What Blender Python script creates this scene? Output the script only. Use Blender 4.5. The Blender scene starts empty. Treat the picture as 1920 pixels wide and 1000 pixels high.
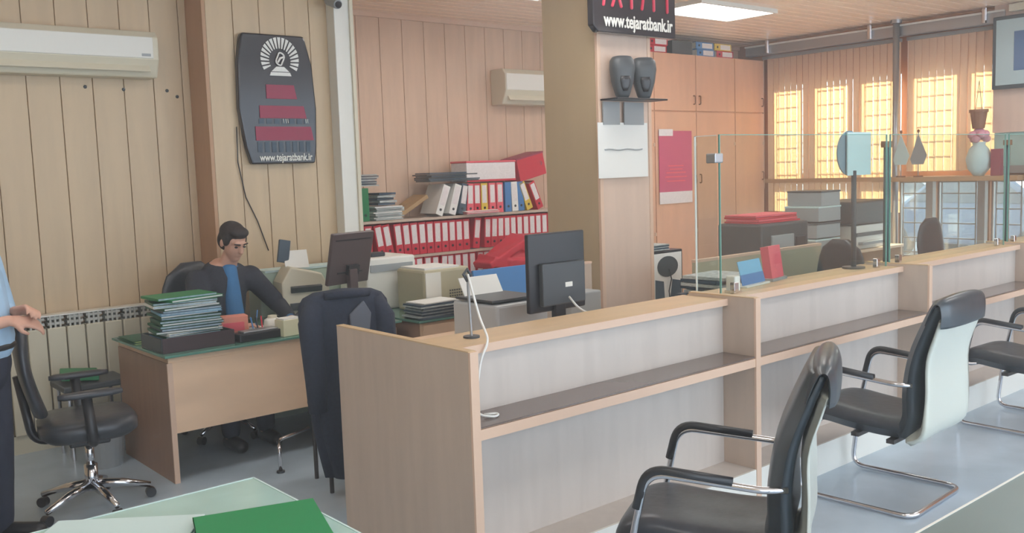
import bpy, bmesh, math, random
from mathutils import Vector, Matrix, Euler
random.seed(7)
S = bpy.context.scene
C = S.collection
PI = math.pi
R = math.radians

# ---------------------------------------------------------------- camera, world, sun, exposure
YAW, PITCH, ROLL, FPX, EYE = 0.8706, 0.10177, -0.0341, 1752.5, 1.72
fw = Vector((math.cos(YAW)*math.cos(PITCH), math.sin(YAW)*math.cos(PITCH), -math.sin(PITCH)))
rt = Vector((math.sin(YAW), -math.cos(YAW), 0)); up = rt.cross(fw)
r2 = math.cos(ROLL)*rt + math.sin(ROLL)*up; u2 = -math.sin(ROLL)*rt + math.cos(ROLL)*up
cd = bpy.data.cameras.new('camera'); cam = bpy.data.objects.new('camera', cd); C.objects.link(cam)
cd.sensor_width = 36; cd.lens = FPX/1920*36; cd.clip_start = .05; cd.clip_end = 200
cam.matrix_world = Matrix(((r2.x, u2.x, -fw.x, 0), (r2.y, u2.y, -fw.y, 0), (r2.z, u2.z, -fw.z, EYE), (0, 0, 0, 1)))
S.camera = cam
S.view_settings.view_transform = 'Standard'; S.view_settings.look = 'None'
S.view_settings.gamma = 1; S.view_settings.use_curve_mapping = False
S.view_settings.exposure = 0.5
W = bpy.data.worlds.new('world'); S.world = W; W.use_nodes = True
bg = W.node_tree.nodes['Background']; bg.inputs[0].default_value = (.74, .87, 1.0, 1); bg.inputs[1].default_value = 2.9
sd = bpy.data.lights.new('sun', 'SUN'); sun = bpy.data.objects.new('sun', sd); C.objects.link(sun)
sd.energy = 20; sd.angle = R(1.0); sd.color = (1, .93, .80)
sun.rotation_euler = Vector((-1, -.03, -.42)).to_track_quat('-Z', 'Y').to_euler()

# ---------------------------------------------------------------- materials
MATS = {}
def mat(name, col, rough=.5, metal=0, noise=0, scale=6, stretch=(1, 1, 1), spec=.5, bump=0, col2=None, emit=0, coat=0):
    if name in MATS: return MATS[name]
    m = bpy.data.materials.new(name); m.use_nodes = True; nt = m.node_tree
    b = nt.nodes['Principled BSDF']; c = (*col, 1)
    b.inputs['Base Color'].default_value = c; b.inputs['Roughness'].default_value = rough
    b.inputs['Metallic'].default_value = metal; b.inputs['Specular IOR Level'].default_value = spec
    b.inputs['Coat Weight'].default_value = coat
    if emit:
        b.inputs['Emission Color'].default_value = c; b.inputs['Emission Strength'].default_value = emit
    if noise or bump or col2:
        tc = nt.nodes.new('ShaderNodeTexCoord'); mp = nt.nodes.new('ShaderNodeMapping')
        mp.inputs['Scale'].default_value = stretch
        nz = nt.nodes.new('ShaderNodeTexNoise'); nz.inputs['Scale'].default_value = scale; nz.inputs['Detail'].default_value = 5
        nt.links.new(tc.outputs['Object'], mp.inputs['Vector']); nt.links.new(mp.outputs['Vector'], nz.inputs['Vector'])
        rp = nt.nodes.new('ShaderNodeValToRGB')
        a = col2 if col2 else tuple(max(0, v*(1-noise)) for v in col)
        z = col if col2 else tuple(min(1, v*(1+noise)) for v in col)
        rp.color_ramp.elements[0].color = (*a, 1); rp.color_ramp.elements[0].position = .35
        rp.color_ramp.elements[1].color = (*z, 1); rp.color_ramp.elements[1].position = .65
        nt.links.new(nz.outputs['Fac'], rp.inputs['Fac']); nt.links.new(rp.outputs['Color'], b.inputs['Base Color'])
        if bump:
            bp = nt.nodes.new('ShaderNodeBump'); bp.inputs['Strength'].default_value = bump; bp.inputs['Distance'].default_value = .01
            nt.links.new(nz.outputs['Fac'], bp.inputs['Height']); nt.links.new(bp.outputs['Normal'], b.inputs['Normal'])
    MATS[name] = m
    return m

def lin(r, g, b):
    f = lambda v: (v/255/12.92) if v/255 <= .04045 else ((v/255+.055)/1.055)**2.4
    return (f(r), f(g), f(b))

M = dict(
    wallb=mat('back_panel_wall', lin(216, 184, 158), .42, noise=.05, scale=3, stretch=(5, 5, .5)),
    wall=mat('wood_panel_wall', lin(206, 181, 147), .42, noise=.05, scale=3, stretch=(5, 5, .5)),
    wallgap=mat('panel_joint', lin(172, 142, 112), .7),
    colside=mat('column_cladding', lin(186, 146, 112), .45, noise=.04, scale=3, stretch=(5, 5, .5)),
    ceil=mat('ceiling_board', lin(253, 224, 200), .3, noise=.05, scale=3, stretch=(.6, 8, 1)),
    ceilgap=mat('ceiling_joint', lin(252, 240, 222), .4),
    floor=mat('floor_tile', lin(178, 194, 208), .2, noise=.10, scale=2.5, stretch=(1, 1, 1)),
    counter=mat('pale_laminate', lin(202, 192, 184), .38, noise=.035, scale=3, stretch=(6, 6, .7)),
    counterside=mat('beech_laminate', lin(199, 179, 162), .42, noise=.04, scale=3, stretch=(7, 7, .6)),
    edge=mat('beech_edge_band', lin(222, 190, 166), .4),
    ledge=mat('beech_top', lin(208, 178, 138), .4, noise=.05, scale=3, stretch=(.8, 7, 7)),
    darkshelf=mat('brown_glass_shelf', lin(116, 102, 96), .12, noise=.04, scale=4),
    desk=mat('desk_laminate', lin(236, 202, 170), .35, noise=.06, scale=2, stretch=(1, 4, 4)),
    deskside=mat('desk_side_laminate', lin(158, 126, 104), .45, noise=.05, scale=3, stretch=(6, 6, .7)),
    orange=mat('orange_beech_cabinet', lin(224, 174, 142), .38, noise=.05, scale=2, stretch=(4, 4, .6)),
    pillarshade=mat('pillar_shaded_cladding', lin(192, 170, 136), .5, noise=.02, scale=2, stretch=(5, 5, .5)),  # shade on the pillar's side is put into this olive tan
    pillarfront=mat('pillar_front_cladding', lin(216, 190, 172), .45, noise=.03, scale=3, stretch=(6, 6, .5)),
    white=mat('white_plastic', lin(232, 230, 222), .35),
    offwhite=mat('aged_white_plastic', lin(216, 208, 186), .4),
    beige=mat('beige_plastic', lin(186, 178, 150), .5),
    grey=mat('grey_plastic', lin(160, 164, 166), .45),
    dgrey=mat('dark_grey_plastic', lin(72, 76, 80), .45),
    black=mat('black_plastic', lin(40, 40, 44), .35),
    gblack=mat('gloss_black_panel', lin(44, 40, 46), .12),
    leather=mat('black_leather', lin(56, 58, 64), .33, noise=.12, scale=30, bump=.15),
    leatherb=mat('dark_leather_back', lin(50, 60, 68), .28, noise=.1, scale=12, bump=.1),
    shell=mat('pale_grey_shell', lin(204, 208, 198), .3),
    chrome=mat('chrome', lin(215, 215, 220), .12, metal=1),
    steel=mat('brushed_steel', lin(176, 178, 182), .35, metal=.8),
    darkmetal=mat('dark_metal', lin(70, 66, 66), .4, metal=.3),
    red=mat('red_card', lin(206, 40, 62), .45), dred=mat('dark_red', lin(152, 48, 78), .5),
    pink=mat('pink_card', lin(232, 96, 110), .5),
    yellow=mat('yellow_card', lin(222, 190, 62), .5), blue=mat('blue_card', lin(72, 128, 186), .5),
    green=mat('green_card', lin(30, 124, 74), .5), dgreen=mat('dark_green_card', lin(34, 92, 66), .5),
    slate=mat('slate_card', lin(66, 82, 98), .5),
    paper=mat('white_paper', lin(236, 236, 232), .6), papergrey=mat('grey_paper', lin(176, 184, 184), .6, noise=.25, scale=30, stretch=(1, 1, 8)),
    label=mat('binder_label', lin(232, 226, 226), .6, noise=.06, scale=60),
    pages=mat('paper_edges', lin(214, 210, 200), .7, noise=.1, scale=60, stretch=(1, 1, .2)),
    mint=mat('mint_paper', lin(206, 228, 228), .6),
    lime=mat('lime_paper', lin(196, 214, 150), .6),
    deskglass=mat('green_glass_top', lin(96, 140, 126), .08, noise=.05),
    tableglass=mat('frosted_glass_table', lin(178, 212, 206), .12, noise=.06, scale=6),
    tealglass=mat('teal_glass_table', lin(112, 130, 130), .35, noise=.05, scale=3),
    brown=mat('brown_wood', lin(140, 96, 66), .5, noise=.1, scale=4),
    navy=mat('navy_cloth', lin(40, 47, 64), .85, noise=.15, scale=60, bump=.1),
    suit=mat('charcoal_suit_cloth', lin(52, 54, 64), .85, noise=.12, scale=60),
    shirt=mat('pale_blue_shirt', lin(166, 196, 222), .8, noise=.08, scale=8),
    tealshirt=mat('blue_shirt', lin(64, 118, 166), .8, noise=.08, scale=8),
    trouser=mat('dark_trouser_cloth', lin(40, 44, 60), .85, noise=.1, scale=40),
    skin=mat('skin', lin(206, 158, 136), .5, noise=.04, scale=12),
    hair=mat('dark_hair', lin(46, 38, 36), .7, noise=.3, scale=60),
    shoe=mat('black_shoe', lin(34, 34, 38), .3),
    poster=mat('pink_poster', lin(204, 88, 122), .5), cardboard=mat('cardboard', lin(178, 146, 104), .7, noise=.08),
    ledred=mat('led_red', lin(196, 44, 74), .4, emit=.1), window=mat('window_frame_paint', lin(176, 122, 84), .5),
    mull=mat('grey_mullion', lin(150, 146, 142), .4), grille=mat('brown_grille', lin(120, 70, 44), .5),
    sill=mat('window_sill_wood', lin(196, 156, 116), .5), outwall=mat('pale_street_wall', lin(244, 244, 238), .8, noise=.05),
    asphalt=mat('asphalt', lin(196, 200, 206), .9, noise=.1), carblue=mat('blue_grey_car_paint', lin(88, 108, 132), .3, metal=.2),
    carwhite=mat('white_car_paint', lin(222, 226, 228), .25), tyre=mat('tyre_rubber', lin(34, 34, 36), .8),
    carglass=mat('car_glass', lin(60, 76, 88), .08),
    diffuser=mat('light_diffuser', (1, .97, .93), .5, emit=6.5),
    screen=mat('television_picture', lin(176, 196, 200), .15), screenblue=mat('television_picture_blue', lin(72, 104, 148), .15),
    signcard=mat('card_blue_print', lin(120, 186, 222), .4),
    pinkflower=mat('pink_petal', lin(222, 160, 172), .7), leaf=mat('leaf', lin(70, 104, 62), .6),
)
def glassmat():
    m = bpy.data.materials.new('clear_glass'); m.use_nodes = True; nt = m.node_tree; nt.nodes.clear()
    o = nt.nodes.new('ShaderNodeOutputMaterial'); mx = nt.nodes.new('ShaderNodeMixShader')
    t = nt.nodes.new('ShaderNodeBsdfTransparent'); t.inputs[0].default_value = (.93, .97, .96, 1)
    g = nt.nodes.new('ShaderNodeBsdfGlossy'); g.inputs['Roughness'].default_value = .02
    lw = nt.nodes.new('ShaderNodeLayerWeight'); lw.inputs[0].default_value = .5
    pw = nt.nodes.new('ShaderNodeMath'); pw.operation = 'POWER'; pw.inputs[1].default_value = 4
    ma = nt.nodes.new('ShaderNodeMath'); ma.operation = 'MULTIPLY_ADD'; ma.inputs[1].default_value = .7; ma.inputs[2].default_value = .06
    nt.links.new(lw.outputs['Facing'], pw.inputs[0]); nt.links.new(pw.outputs[0], ma.inputs[0]); nt.links.new(ma.outputs[0], mx.inputs[0]); nt.links.new(t.outputs[0], mx.inputs[1]); nt.links.new(g.outputs[0], mx.inputs[2])
    nt.links.new(mx.outputs[0], o.inputs[0]); return m
def blindmat():
    m = bpy.data.materials.new('tan_blind_fabric'); m.use_nodes = True; nt = m.node_tree; nt.nodes.clear()
    o = nt.nodes.new('ShaderNodeOutputMaterial'); mx = nt.nodes.new('ShaderNodeMixShader'); mx.inputs[0].default_value = .42
    d = nt.nodes.new('ShaderNodeBsdfDiffuse'); d.inputs[0].default_value = (*lin(252, 228, 208), 1)
    t = nt.nodes.new('ShaderNodeBsdfTranslucent'); t.inputs[0].default_value = (*lin(252, 234, 200), 1)
    nt.links.new(d.outputs[0], mx.inputs[1]); nt.links.new(t.outputs[0], mx.inputs[2]); nt.links.new(mx.outputs[0], o.inputs[0]); return m
M['glass'] = glassmat(); M['blind'] = blindmat()
M['glassedge'] = mat('green_glass_edge', lin(120, 170, 158), .1)

# ---------------------------------------------------------------- geometry helpers
class MB:
    def __init__(s): s.bm = bmesh.new()
    def box(s, x0, x1, y0, y1, z0, z1, m=None):
        vs = [s.bm.verts.new(Vector(p)) for p in ((x0,y0,z0),(x1,y0,z0),(x1,y1,z0),(x0,y1,z0),(x0,y0,z1),(x1,y0,z1),(x1,y1,z1),(x0,y1,z1))]
        for f in ((3,2,1,0),(4,5,6,7),(0,1,5,4),(1,2,6,5),(2,3,7,6),(3,0,4,7)): s.bm.faces.new([vs[i] for i in f])
        if m is not None:
            for v in vs: v.co = m @ v.co
        return s
    def cbox(s, c, d, rot=(0, 0, 0)):
        m = Matrix.Translation(c) @ Euler(rot).to_matrix().to_4x4()
        return s.box(-d[0]/2, d[0]/2, -d[1]/2, d[1]/2, -d[2]/2, d[2]/2, m)
    def prism(s, pts, t, m=None):
        """outline in the local x,z plane, thickness t along +y"""
        a = [s.bm.verts.new((p[0], 0, p[1])) for p in pts]; b = [s.bm.verts.new((p[0], t, p[1])) for p in pts]
        s.bm.faces.new(a); s.bm.faces.new(b[::-1]); n = len(pts)
        for i in range(n): s.bm.faces.new((a[i], b[i], b[(i+1) % n], a[(i+1) % n]))
        if m is not None:
            for v in a+b: v.co = m @ v.co
        return s
    def tube(s, pts, r, n=10, closed=False):
        pts = [Vector(p) for p in pts]; rings = []; prev = None; N = len(pts)
        rr = r if isinstance(r, (list, tuple)) else [r]*N
        for i, p in enumerate(pts):
            if closed: d = pts[(i+1) % N]-pts[i-1]
            else: d = pts[min(i+1, N-1)]-pts[max(i-1, 0)]
            d.normalize()
            if prev is None:
                a = Vector((0, 0, 1)) if abs(d.z) < .9 else Vector((1, 0, 0)); u = d.cross(a).normalized()
            else: u = (prev-d*prev.dot(d)).normalized()
            prev = u; w = d.cross(u)
            rings.append([s.bm.verts.new(p+(u*math.cos(2*PI*k/n)+w*math.sin(2*PI*k/n))*rr[i]) for k in range(n)])
        L = N if closed else N-1
        for i in range(L):
            A, B = rings[i], rings[(i+1) % N]
            for k in range(n): s.bm.faces.new((A[k], A[(k+1) % n], B[(k+1) % n], B[k]))
        if not closed: s.bm.faces.new(rings[0][::-1]); s.bm.faces.new(rings[-1])
        return s
    def cyl(s, a, b, r, n=16, r1=None): return s.tube([a, b], [r, r if r1 is None else r1], n)
    def lathe(s, prof, c=(0, 0, 0), n=24, m=None):
        rings = []
        for r, z in prof:
            rings.append([s.bm.verts.new(Vector((c[0]+r*math.cos(2*PI*k/n), c[1]+r*math.sin(2*PI*k/n), c[2]+z))) for k in range(n)])
        for A, B in zip(rings, rings[1:]):
            for k in range(n): s.bm.faces.new((A[k], A[(k+1) % n], B[(k+1) % n], B[k]))
        s.bm.faces.new(rings[0][::-1]); s.bm.faces.new(rings[-1])
        if m is not None:
            for rg in rings:
                for v in rg: v.co = m @ v.co
        return s
    def ell(s, c, r, rot=(0, 0, 0), n=16):
        m = Matrix.Translation(c) @ Euler(rot).to_matrix().to_4x4() @ Matrix.Diagonal((*r, 1))
        bmesh.ops.create_uvsphere(s.bm, u_segments=n, v_segments=n//2+2, radius=1, matrix=m); return s
    def cap(s, a, b, ra, rb, n=14):
        """rounded tapered limb"""
        a = Vector(a); b = Vector(b); d = (b-a); L = d.length; d.normalize(); pts = []; rr = []
        for k in range(5):
            t = R(90*k/4+.5); pts.append(a-d*ra*math.cos(t)); rr.append(max(ra*math.sin(t), .001))
        for k in range(5):
            t = R(90*k/4); pts.append(b+d*rb*math.sin(t)*.999+d*.0005); rr.append(max(rb*math.cos(t), .001))
        return s.tube(pts, rr, n)
    def loft(s, rings, caps=True):
        vs = [[s.bm.verts.new(p) for p in rg] for rg in rings]
        for A, B in zip(vs, vs[1:]):
            n = len(A)
            for k in range(n): s.bm.faces.new((A[k], A[(k+1) % n], B[(k+1) % n], B[k]))
        if caps: s.bm.faces.new(vs[0][::-1]); s.bm.faces.new(vs[-1])
        return s
    def build(s, name, m, parent=None, bevel=0, smooth=False, loc=(0, 0, 0), rot=(0, 0, 0), sub=0, seg=2):
        bmesh.ops.recalc_face_normals(s.bm, faces=s.bm.faces)
        me = bpy.data.meshes.new(name); s.bm.to_mesh(me); s.bm.free()
        if smooth:
            for p in me.polygons: p.use_smooth = True
        o = bpy.data.objects.new(name, me); C.objects.link(o); me.materials.append(m)
        o.location = loc; o.rotation_euler = rot
        if parent: o.parent = parent
        if bevel:
            b = o.modifiers.new('bevel', 'BEVEL'); b.width = bevel; b.segments = seg; b.limit_method = 'ANGLE'; b.angle_limit = R(40)
        if sub:
            b = o.modifiers.new('sub', 'SUBSURF'); b.levels = sub; b.render_levels = sub
        return o
def remesh(o, v, sm=6):
    r = o.modifiers.new('join', 'REMESH'); r.mode = 'VOXEL'; r.voxel_size = v; r.use_smooth_shade = True
    if sm:
        k = o.modifiers.new('soft', 'SMOOTH'); k.factor = .5; k.iterations = sm
    return o
def arc(path, rad=.05, n=6):
    """round the inner corners of a polyline"""
    P = [Vector(p) for p in path]; out = [P[0]]
    for i in range(1, len(P)-1):
        a = (P[i-1]-P[i]); b = (P[i+1]-P[i]); r = min(rad, a.length*.49, b.length*.49)
        a = P[i]+a.normalized()*r; b = P[i]+b.normalized()*r
        for k in range(n+1):
            t = k/n; out.append(a*(1-t)**2+P[i]*2*t*(1-t)+b*t*t)
    return out+[P[-1]]
def B(x0, x1, y0, y1, z0, z1): return MB().box(x0, x1, y0, y1, z0, z1)
def tag(o, label=None, cat=None, group=None, kind=None):
    if label: o['label'] = label
    if cat: o['category'] = cat
    if group: o['group'] = group
    if kind: o['kind'] = kind
    return o
def struct(o): o['kind'] = 'structure'; return o
def thing(name, label, cat, loc=(0, 0, 0), rz=0, group=None):
    o = bpy.data.objects.new(name, None); C.objects.link(o); o.empty_display_size = .1
    o.location = loc; o.rotation_euler = (0, 0, rz)
    return tag(o, label, cat, group)
def kids(o): return [c for c in C.objects if c.parent == o]
def dup(o, parent=None):
    c = o.copy(); C.objects.link(c); c.parent = parent
    for k in kids(o): dup(k, c)
    return c
ORD = ['first', 'second', 'third', 'fourth', 'fifth', 'sixth', 'seventh', 'eighth', 'ninth', 'tenth', 'eleventh', 'twelfth', 'thirteenth',
       'fourteenth', 'fifteenth', 'sixteenth', 'seventeenth', 'eighteenth', 'nineteenth', 'twentieth', 'twenty-first', 'twenty-second',
       'twenty-third', 'twenty-fourth', 'twenty-fifth', 'twenty-sixth', 'twenty-seventh', 'twenty-eighth', 'twenty-ninth', 'thirtieth', 'thirty-first', 'thirty-second']
def text(name, body, size, m, parent, loc, rot, ext=.002, width=None, bold=0):
    cu = bpy.data.curves.new(name, 'FONT'); cu.body = body; cu.size = size; cu.extrude = ext; cu.align_x = 'CENTER'; cu.align_y = 'CENTER'; cu.offset = bold
    t = bpy.data.objects.new('tmp', cu); C.objects.link(t); dg = bpy.context.evaluated_depsgraph_get()
    me = bpy.data.meshes.new_from_object(t.evaluated_get(dg)); bpy.data.objects.remove(t); bpy.data.curves.remove(cu)
    if width:
        w = max(v.co.x for v in me.vertices)-min(v.co.x for v in me.vertices)
        for v in me.vertices: v.co.x *= width/w
    me.materials.clear(); me.materials.append(m)
    o = bpy.data.objects.new(name, me); C.objects.link(o); o.parent = parent; o.location = loc; o.rotation_euler = rot
    return o

# ---------------------------------------------------------------- the room
CZ = 3.28; WL = 6.7; WB = 7.8; WR = 10.7; CF = 6.4
struct(B(-2.2, 10.8, -3, 8.1, -.12, 0).build('floor', M['floor']))
tl = MB()
b = MB()
y = -3.0
while y < 8.1:
    b.box(-2.2, 11, y+.012, y+.14, CZ, CZ+.008); y += .15
cl = struct(b.build('ceiling', M['ceil'], bevel=.002))
struct(B(-2.2, 11, -3, 8.1, CZ+.008, CZ+.14).build('trim_1', M['ceilgap']))
def planks(x0, x1, yf, z0, z1, w=.205, off=0):
    b = MB(); x = x0-off
    while x < x1:
        a = max(x+.002, x0); c = min(x+w-.002, x1)
        if c > a: b.box(a, c, yf, yf+.02, z0, z1)
        x += w
    return b
struct(planks(-2.0, 2.67, WL, 0, CZ, off=.1).build('wall_left', M['wall'], bevel=.004))
struct(B(-2.2, 2.9, WL+.02, WL+.2, 0, CZ).build('trim_2', M['wallgap']))
struct(B(-2.2, -2.0, -3, WL+.02, 0, CZ).build('wall_side', M['wall']))
struct(planks(2.69, 3.68, CF, 0, CZ, w=.2).build('wall_column', M['wall'], bevel=.004))
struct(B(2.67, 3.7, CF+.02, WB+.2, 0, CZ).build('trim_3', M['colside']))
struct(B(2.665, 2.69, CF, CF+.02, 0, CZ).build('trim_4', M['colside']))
struct(planks(3.7, WR, WB, 0, CZ, w=.26).build('wall_back', M['wallb'], bevel=.004))
struct(B(3.7, WR+.2, WB+.02, WB+.2, 0, CZ).build('trim_5', M['wallgap']))
struct(B(3.7, WR, WB-.03, WB, CZ-.05, CZ).build('trim_6', M['edge']))
struct(B(-2.0, 2.67, WL-.015, WL, 0, .09).build('baseboard_left', M['deskside']))
struct(B(3.7, 7.5, WB-.015, WB, 0, .09).build('baseboard_back', M['deskside']))

# window wall at X = WR, with openings; columns of windows (y0, y1)
cols = [(6.74, 7.17), (6.10, 6.58), (5.50, 5.95), (4.78, 5.31), (4.18, 4.66)]
ups = (1.55, 2.72); los = (.55, 1.44)
low = [(6.74, 7.17), (6.10, 6.58), (5.62, 5.95), (5.14, 5.54), (4.58, 5.08), (4.10, 4.48)]
T = .1
b = MB(); ys = [WB+.02]+[v for c in cols for v in (c[1], c[0])]+[-3]
for i in range(0, len(ys), 2): b.box(WR, WR+T, ys[i+1], ys[i], 1.5, CZ)
for (a, c) in cols: b.box(WR, WR+T, a, c, 1.5, ups[0]); b.box(WR, WR+T, a, c, ups[1], CZ)
ys = [WB+.02]+[v for c in low for v in (c[1], c[0])]+[-3]
for i in range(0, len(ys), 2): b.box(WR, WR+T, ys[i+1], ys[i], 0, 1.5)
for (a, c) in low: b.box(WR, WR+T, a, c, 0, los[0]); b.box(WR, WR+T, a, c, los[1], 1.5)
struct(b.build('wall_right', M['window']))
for k, (a, c, z0, z1) in enumerate([(*c, *ups) for c in cols]+[(*c, *los) for c in low]):
    f = MB(); F = .018
    f.box(WR+.05, WR+.08, a, a+F, z0, z1).box(WR+.05, WR+.08, c-F, c, z0, z1).box(WR+.05, WR+.08, a+F, c-F, z0, z0+F).box(WR+.05, WR+.08, a+F, c-F, z1-F, z1)
    w = struct(f.build('window_%d' % (k+1), M['mull']))
    B(WR+.06, WR+.066, a+F, c-F, z0+F, z1-F).build('pane', M['glass'], w)
    r = MB(); ya, yc = a+.06, c-.06; m_ = M['grille'] if z0 > 1 else M['mull']
    for t in (0, .5, 1): r.box(WR+.022, WR+.034, ya+(yc-ya)*t-.006, ya+(yc-ya)*t+.006, z0, z1)
    z = z0+.06
    while z < z1: r.box(WR+.016, WR+.028, ya, yc, z-.007, z+.007); z += .172
    r.build('security_grille', m_, w)
struct(B(WR-.16, WR, 4.0, 7.75, 1.45, 1.50).build('trim_7', M['sill']))
for i, y in enumerate((5.58, 5.11, 4.53)):
    struct(B(WR-.1, WR-.02, y-.04, y+.04, 0, 1.45).build('trim_%d' % (8+i), M['mull']))
# street outside
struct(B(10.81, 60, -30, 60, -.3, -.06).build('ground', M['asphalt']))
tag(B(38, 40, -10, 50, -.06, 5.2).build('street_wall', M['outwall'], bevel=.05), 'long pale wall across the street beyond the windows', 'wall')
def car(x, y, m, label, rz):
    t = thing('car', label, 'car', (x, y, -.06), rz)
    prof = [(-2.1, .3), (-2.15, .75), (-1.9, .95), (-1.5, 1.0), (-.9, 1.42), (.5, 1.45), (1.15, 1.0), (1.95, .86), (2.15, .6), (2.1, .3)]
    MB().prism(prof, 1.6, Matrix.Translation((0, -.8, 0))).build('body', m, t, bevel=.08)
    MB().prism([(-1.35, 1.0), (-.85, 1.36), (.45, 1.39), (1.0, 1.0)], 1.64, Matrix.Translation((0, -.82, 0))).build('side_windows', M['carglass'], t, bevel=.01)
    for sx in (-1.35, 1.3):
        for sy in (-.72, .72): MB().cyl((sx, sy-.1, .31), (sx, sy+.1, .31), .31, 24).build('wheel', M['tyre'], t, bevel=.03)
car(16.5, 6.9, M['carblue'], 'dark blue grey car parked outside, seen through the window behind the binder boxes', R(75))
car(19.5, 9.9, M['carwhite'], 'white car parked outside beyond the dark window post', R(80))
car(15.6, 11.5, M['carblue'], 'grey blue car outside, furthest left through the street windows', R(70))

# blinds
def blind(y0, y1, z0, label):
    t = thing('vertical_blind', label, 'blind', (WR-.14, (y0+y1)/2, 0), 0, None)
    h = y1-y0
    B(-.03, .03, -h/2, h/2, 3.05, 3.09).build('head_rail', M['mull'], t)
    b = MB(); y = -h/2+.04; k = 0
    while y < h/2-.02:
        m = Matrix.Translation((0, y, 0)) @ Matrix.Rotation(R(80+random.uniform(-3, 3)), 4, 'Z')
        b.box(-.046, .046, -.0008, .0008, z0, 3.05, m); y += .086
    b.build('slats', M['blind'], t)
    b = MB(); b.tube([(-.03, h/2-.02, 3.05), (-.03, h/2-.02, z0+.3)], .004, 6); b.build('cord', M['edge'], t)
blind(5.44, 7.3, 1.08, 'wide tan vertical blind over the three windows beside the orange cabinets')
blind(4.25, 5.36, 1.56, 'shorter tan vertical blind right of the grey pole')
t = thing('curtain_rail', 'long grey metal rail box with bright brackets above the blinds', 'rail', (WR-.2, 5.8, 3.12))
B(-.06, .06, -1.55, 1.7, -.02, .1).build('rail_box', M['steel'], t, bevel=.01)
B(-.075, -.06, -1.55, 1.7, .09, .11).build('rail_lip', M['white'], t)
for yy in (1.35, -.05, -1.35): MB().cyl((-.08, yy, -.01), (-.08, yy, .15), .028, 14).build('bracket', M['chrome'], t)
t = thing('support_pole', 'slim grey metal pole standing between the two blinds', 'pole', (WR-.31, 5.41, 0))
MB().cyl((0, 0, 0), (0, 0, CZ), .035, 20).build('tube', M['steel'], t, smooth=True)
MB().cyl((0, 0, CZ-.04), (0, 0, CZ), .06, 20).build('collar', M['steel'], t)

# bulkhead with television, right edge
struct(B(10.45, WR, 2.6, 4.36, 1.95, CZ).build('trim_12', M['pillarfront']))
struct(B(10.45, WR, 2.6, 4.36, 1.52, 1.6).build('trim_13', M['mull']))
t = struct(B(10.5, 10.53, 2.6, 4.36, 1.6, 1.95).build('trim_14', M['tableglass']))
t = thing('television', 'grey framed flat television on the panel at the upper right', 'television', (10.42, 3.74, 2.78))
B(-.06, 0, -.6, .6, -.38, .37).build('frame', M['dgrey'], t, bevel=.01)
B(-.066, -.058, -.56, .56, -.34, .33).build('screen', M['screen'], t)
B(-.069, -.065, -.56, .38, -.2, .2).build('picture', M['screenblue'], t)
t = tag(B(10.39, 10.45, 3.2, 4.2, 3.19, 3.27).build('sign_board', M['offwhite'], bevel=.01), 'pale sign strip mounted above the television', 'sign')
t = thing('hanging_pot', 'small brown pot hanging in front of the blind beside the television', 'plant pot', (10.25, 4.42, 2.0))
MB().lathe([(.06, 0), (.085, .17), (.095, .17), (.095, .2), (.08, .2)]).build('pot', M['brown'], t, smooth=False)
MB().tube([(.08, 0, .18), (0, 0, .5), (-.08, 0, .18)], .003, 5).build('hanger', M['darkmetal'], t)

# ---------------------------------------------------------------- ceiling lights
def clight(x, y, label, rz=0):
    t = thing('ceiling_light', label, 'ceiling light', (x, y, CZ), rz)
    b = MB(); b.box(-.62, .62, -.32, -.29, -.04, 0).box(-.62, .62, .29, .32, -.04, 0).box(-.62, -.59, -.29, .29, -.04, 0).box(.59, .62, -.29, .29, -.04, 0)
    b.build('frame', M['white'], t); B(-.59, .59, -.29, .29, -.02, -.006).build('diffuser', M['diffuser'], t); return t
clight(7.85, 6.0, 'square fluorescent ceiling light glowing near the orange cabinets')
for x, y, w in ((4.2, 4.2, 'over the counter'), (1.0, 4.6, 'over the swivel chair'), (4.2, 1.2, 'over the visitor chairs'), (.6, 1.0, 'over the glass table'), (7.6, 1.5, 'over the far visitor chair'), (5.2, 6.1, 'over the back shelves'), (6.6, 4.2, 'beyond the pillar'), (9.0, 3.2, 'over the farthest counter unit')):  # unseen lamps added to brighten the hall and the back area
    clight(x, y, 'unseen fluorescent ceiling light added as fill '+w)

# ---------------------------------------------------------------- free standing pillar and what hangs on it
PX0, PX1, PY0, PY1 = 4.88, 5.44, 4.78, 5.34
p = thing('pillar', 'square wood-clad pillar behind the counter carrying speakers and a notice', 'pillar', ((PX0+PX1)/2, (PY0+PY1)/2, 0))
B(-.28, .28, -.275, .28, 0, CZ).build('core', M['pillarshade'], p)
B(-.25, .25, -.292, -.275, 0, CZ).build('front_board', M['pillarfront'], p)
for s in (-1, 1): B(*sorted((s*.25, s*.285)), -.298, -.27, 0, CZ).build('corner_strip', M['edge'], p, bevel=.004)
YF = PY0-.03
t = thing('led_sign', 'black electronic sign with red digits and a white web address atop the pillar', 'sign', (5.19, YF-.02, 2.67))
m90 = (PI/2, 0, 0)
MB().prism([(-.44, .045), (-.39, 0), (.44, 0), (.44, .6), (-.44, .6)], .06, Matrix.Translation((0, -.06, 0))).build('housing', M['gblack'], t, bevel=.008)
text('lettering', 'www.tejaratbank.ir', .13, M['white'], t, (.03, -.064, .085), m90, width=.74, bold=.003)
def stroke(b, pts, r=.012):
    for a, c in zip(pts, pts[1:]): b.cap((a[0], -.064, a[1]), (c[0], -.064, c[1]), r, r, 6)
b = MB()
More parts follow.
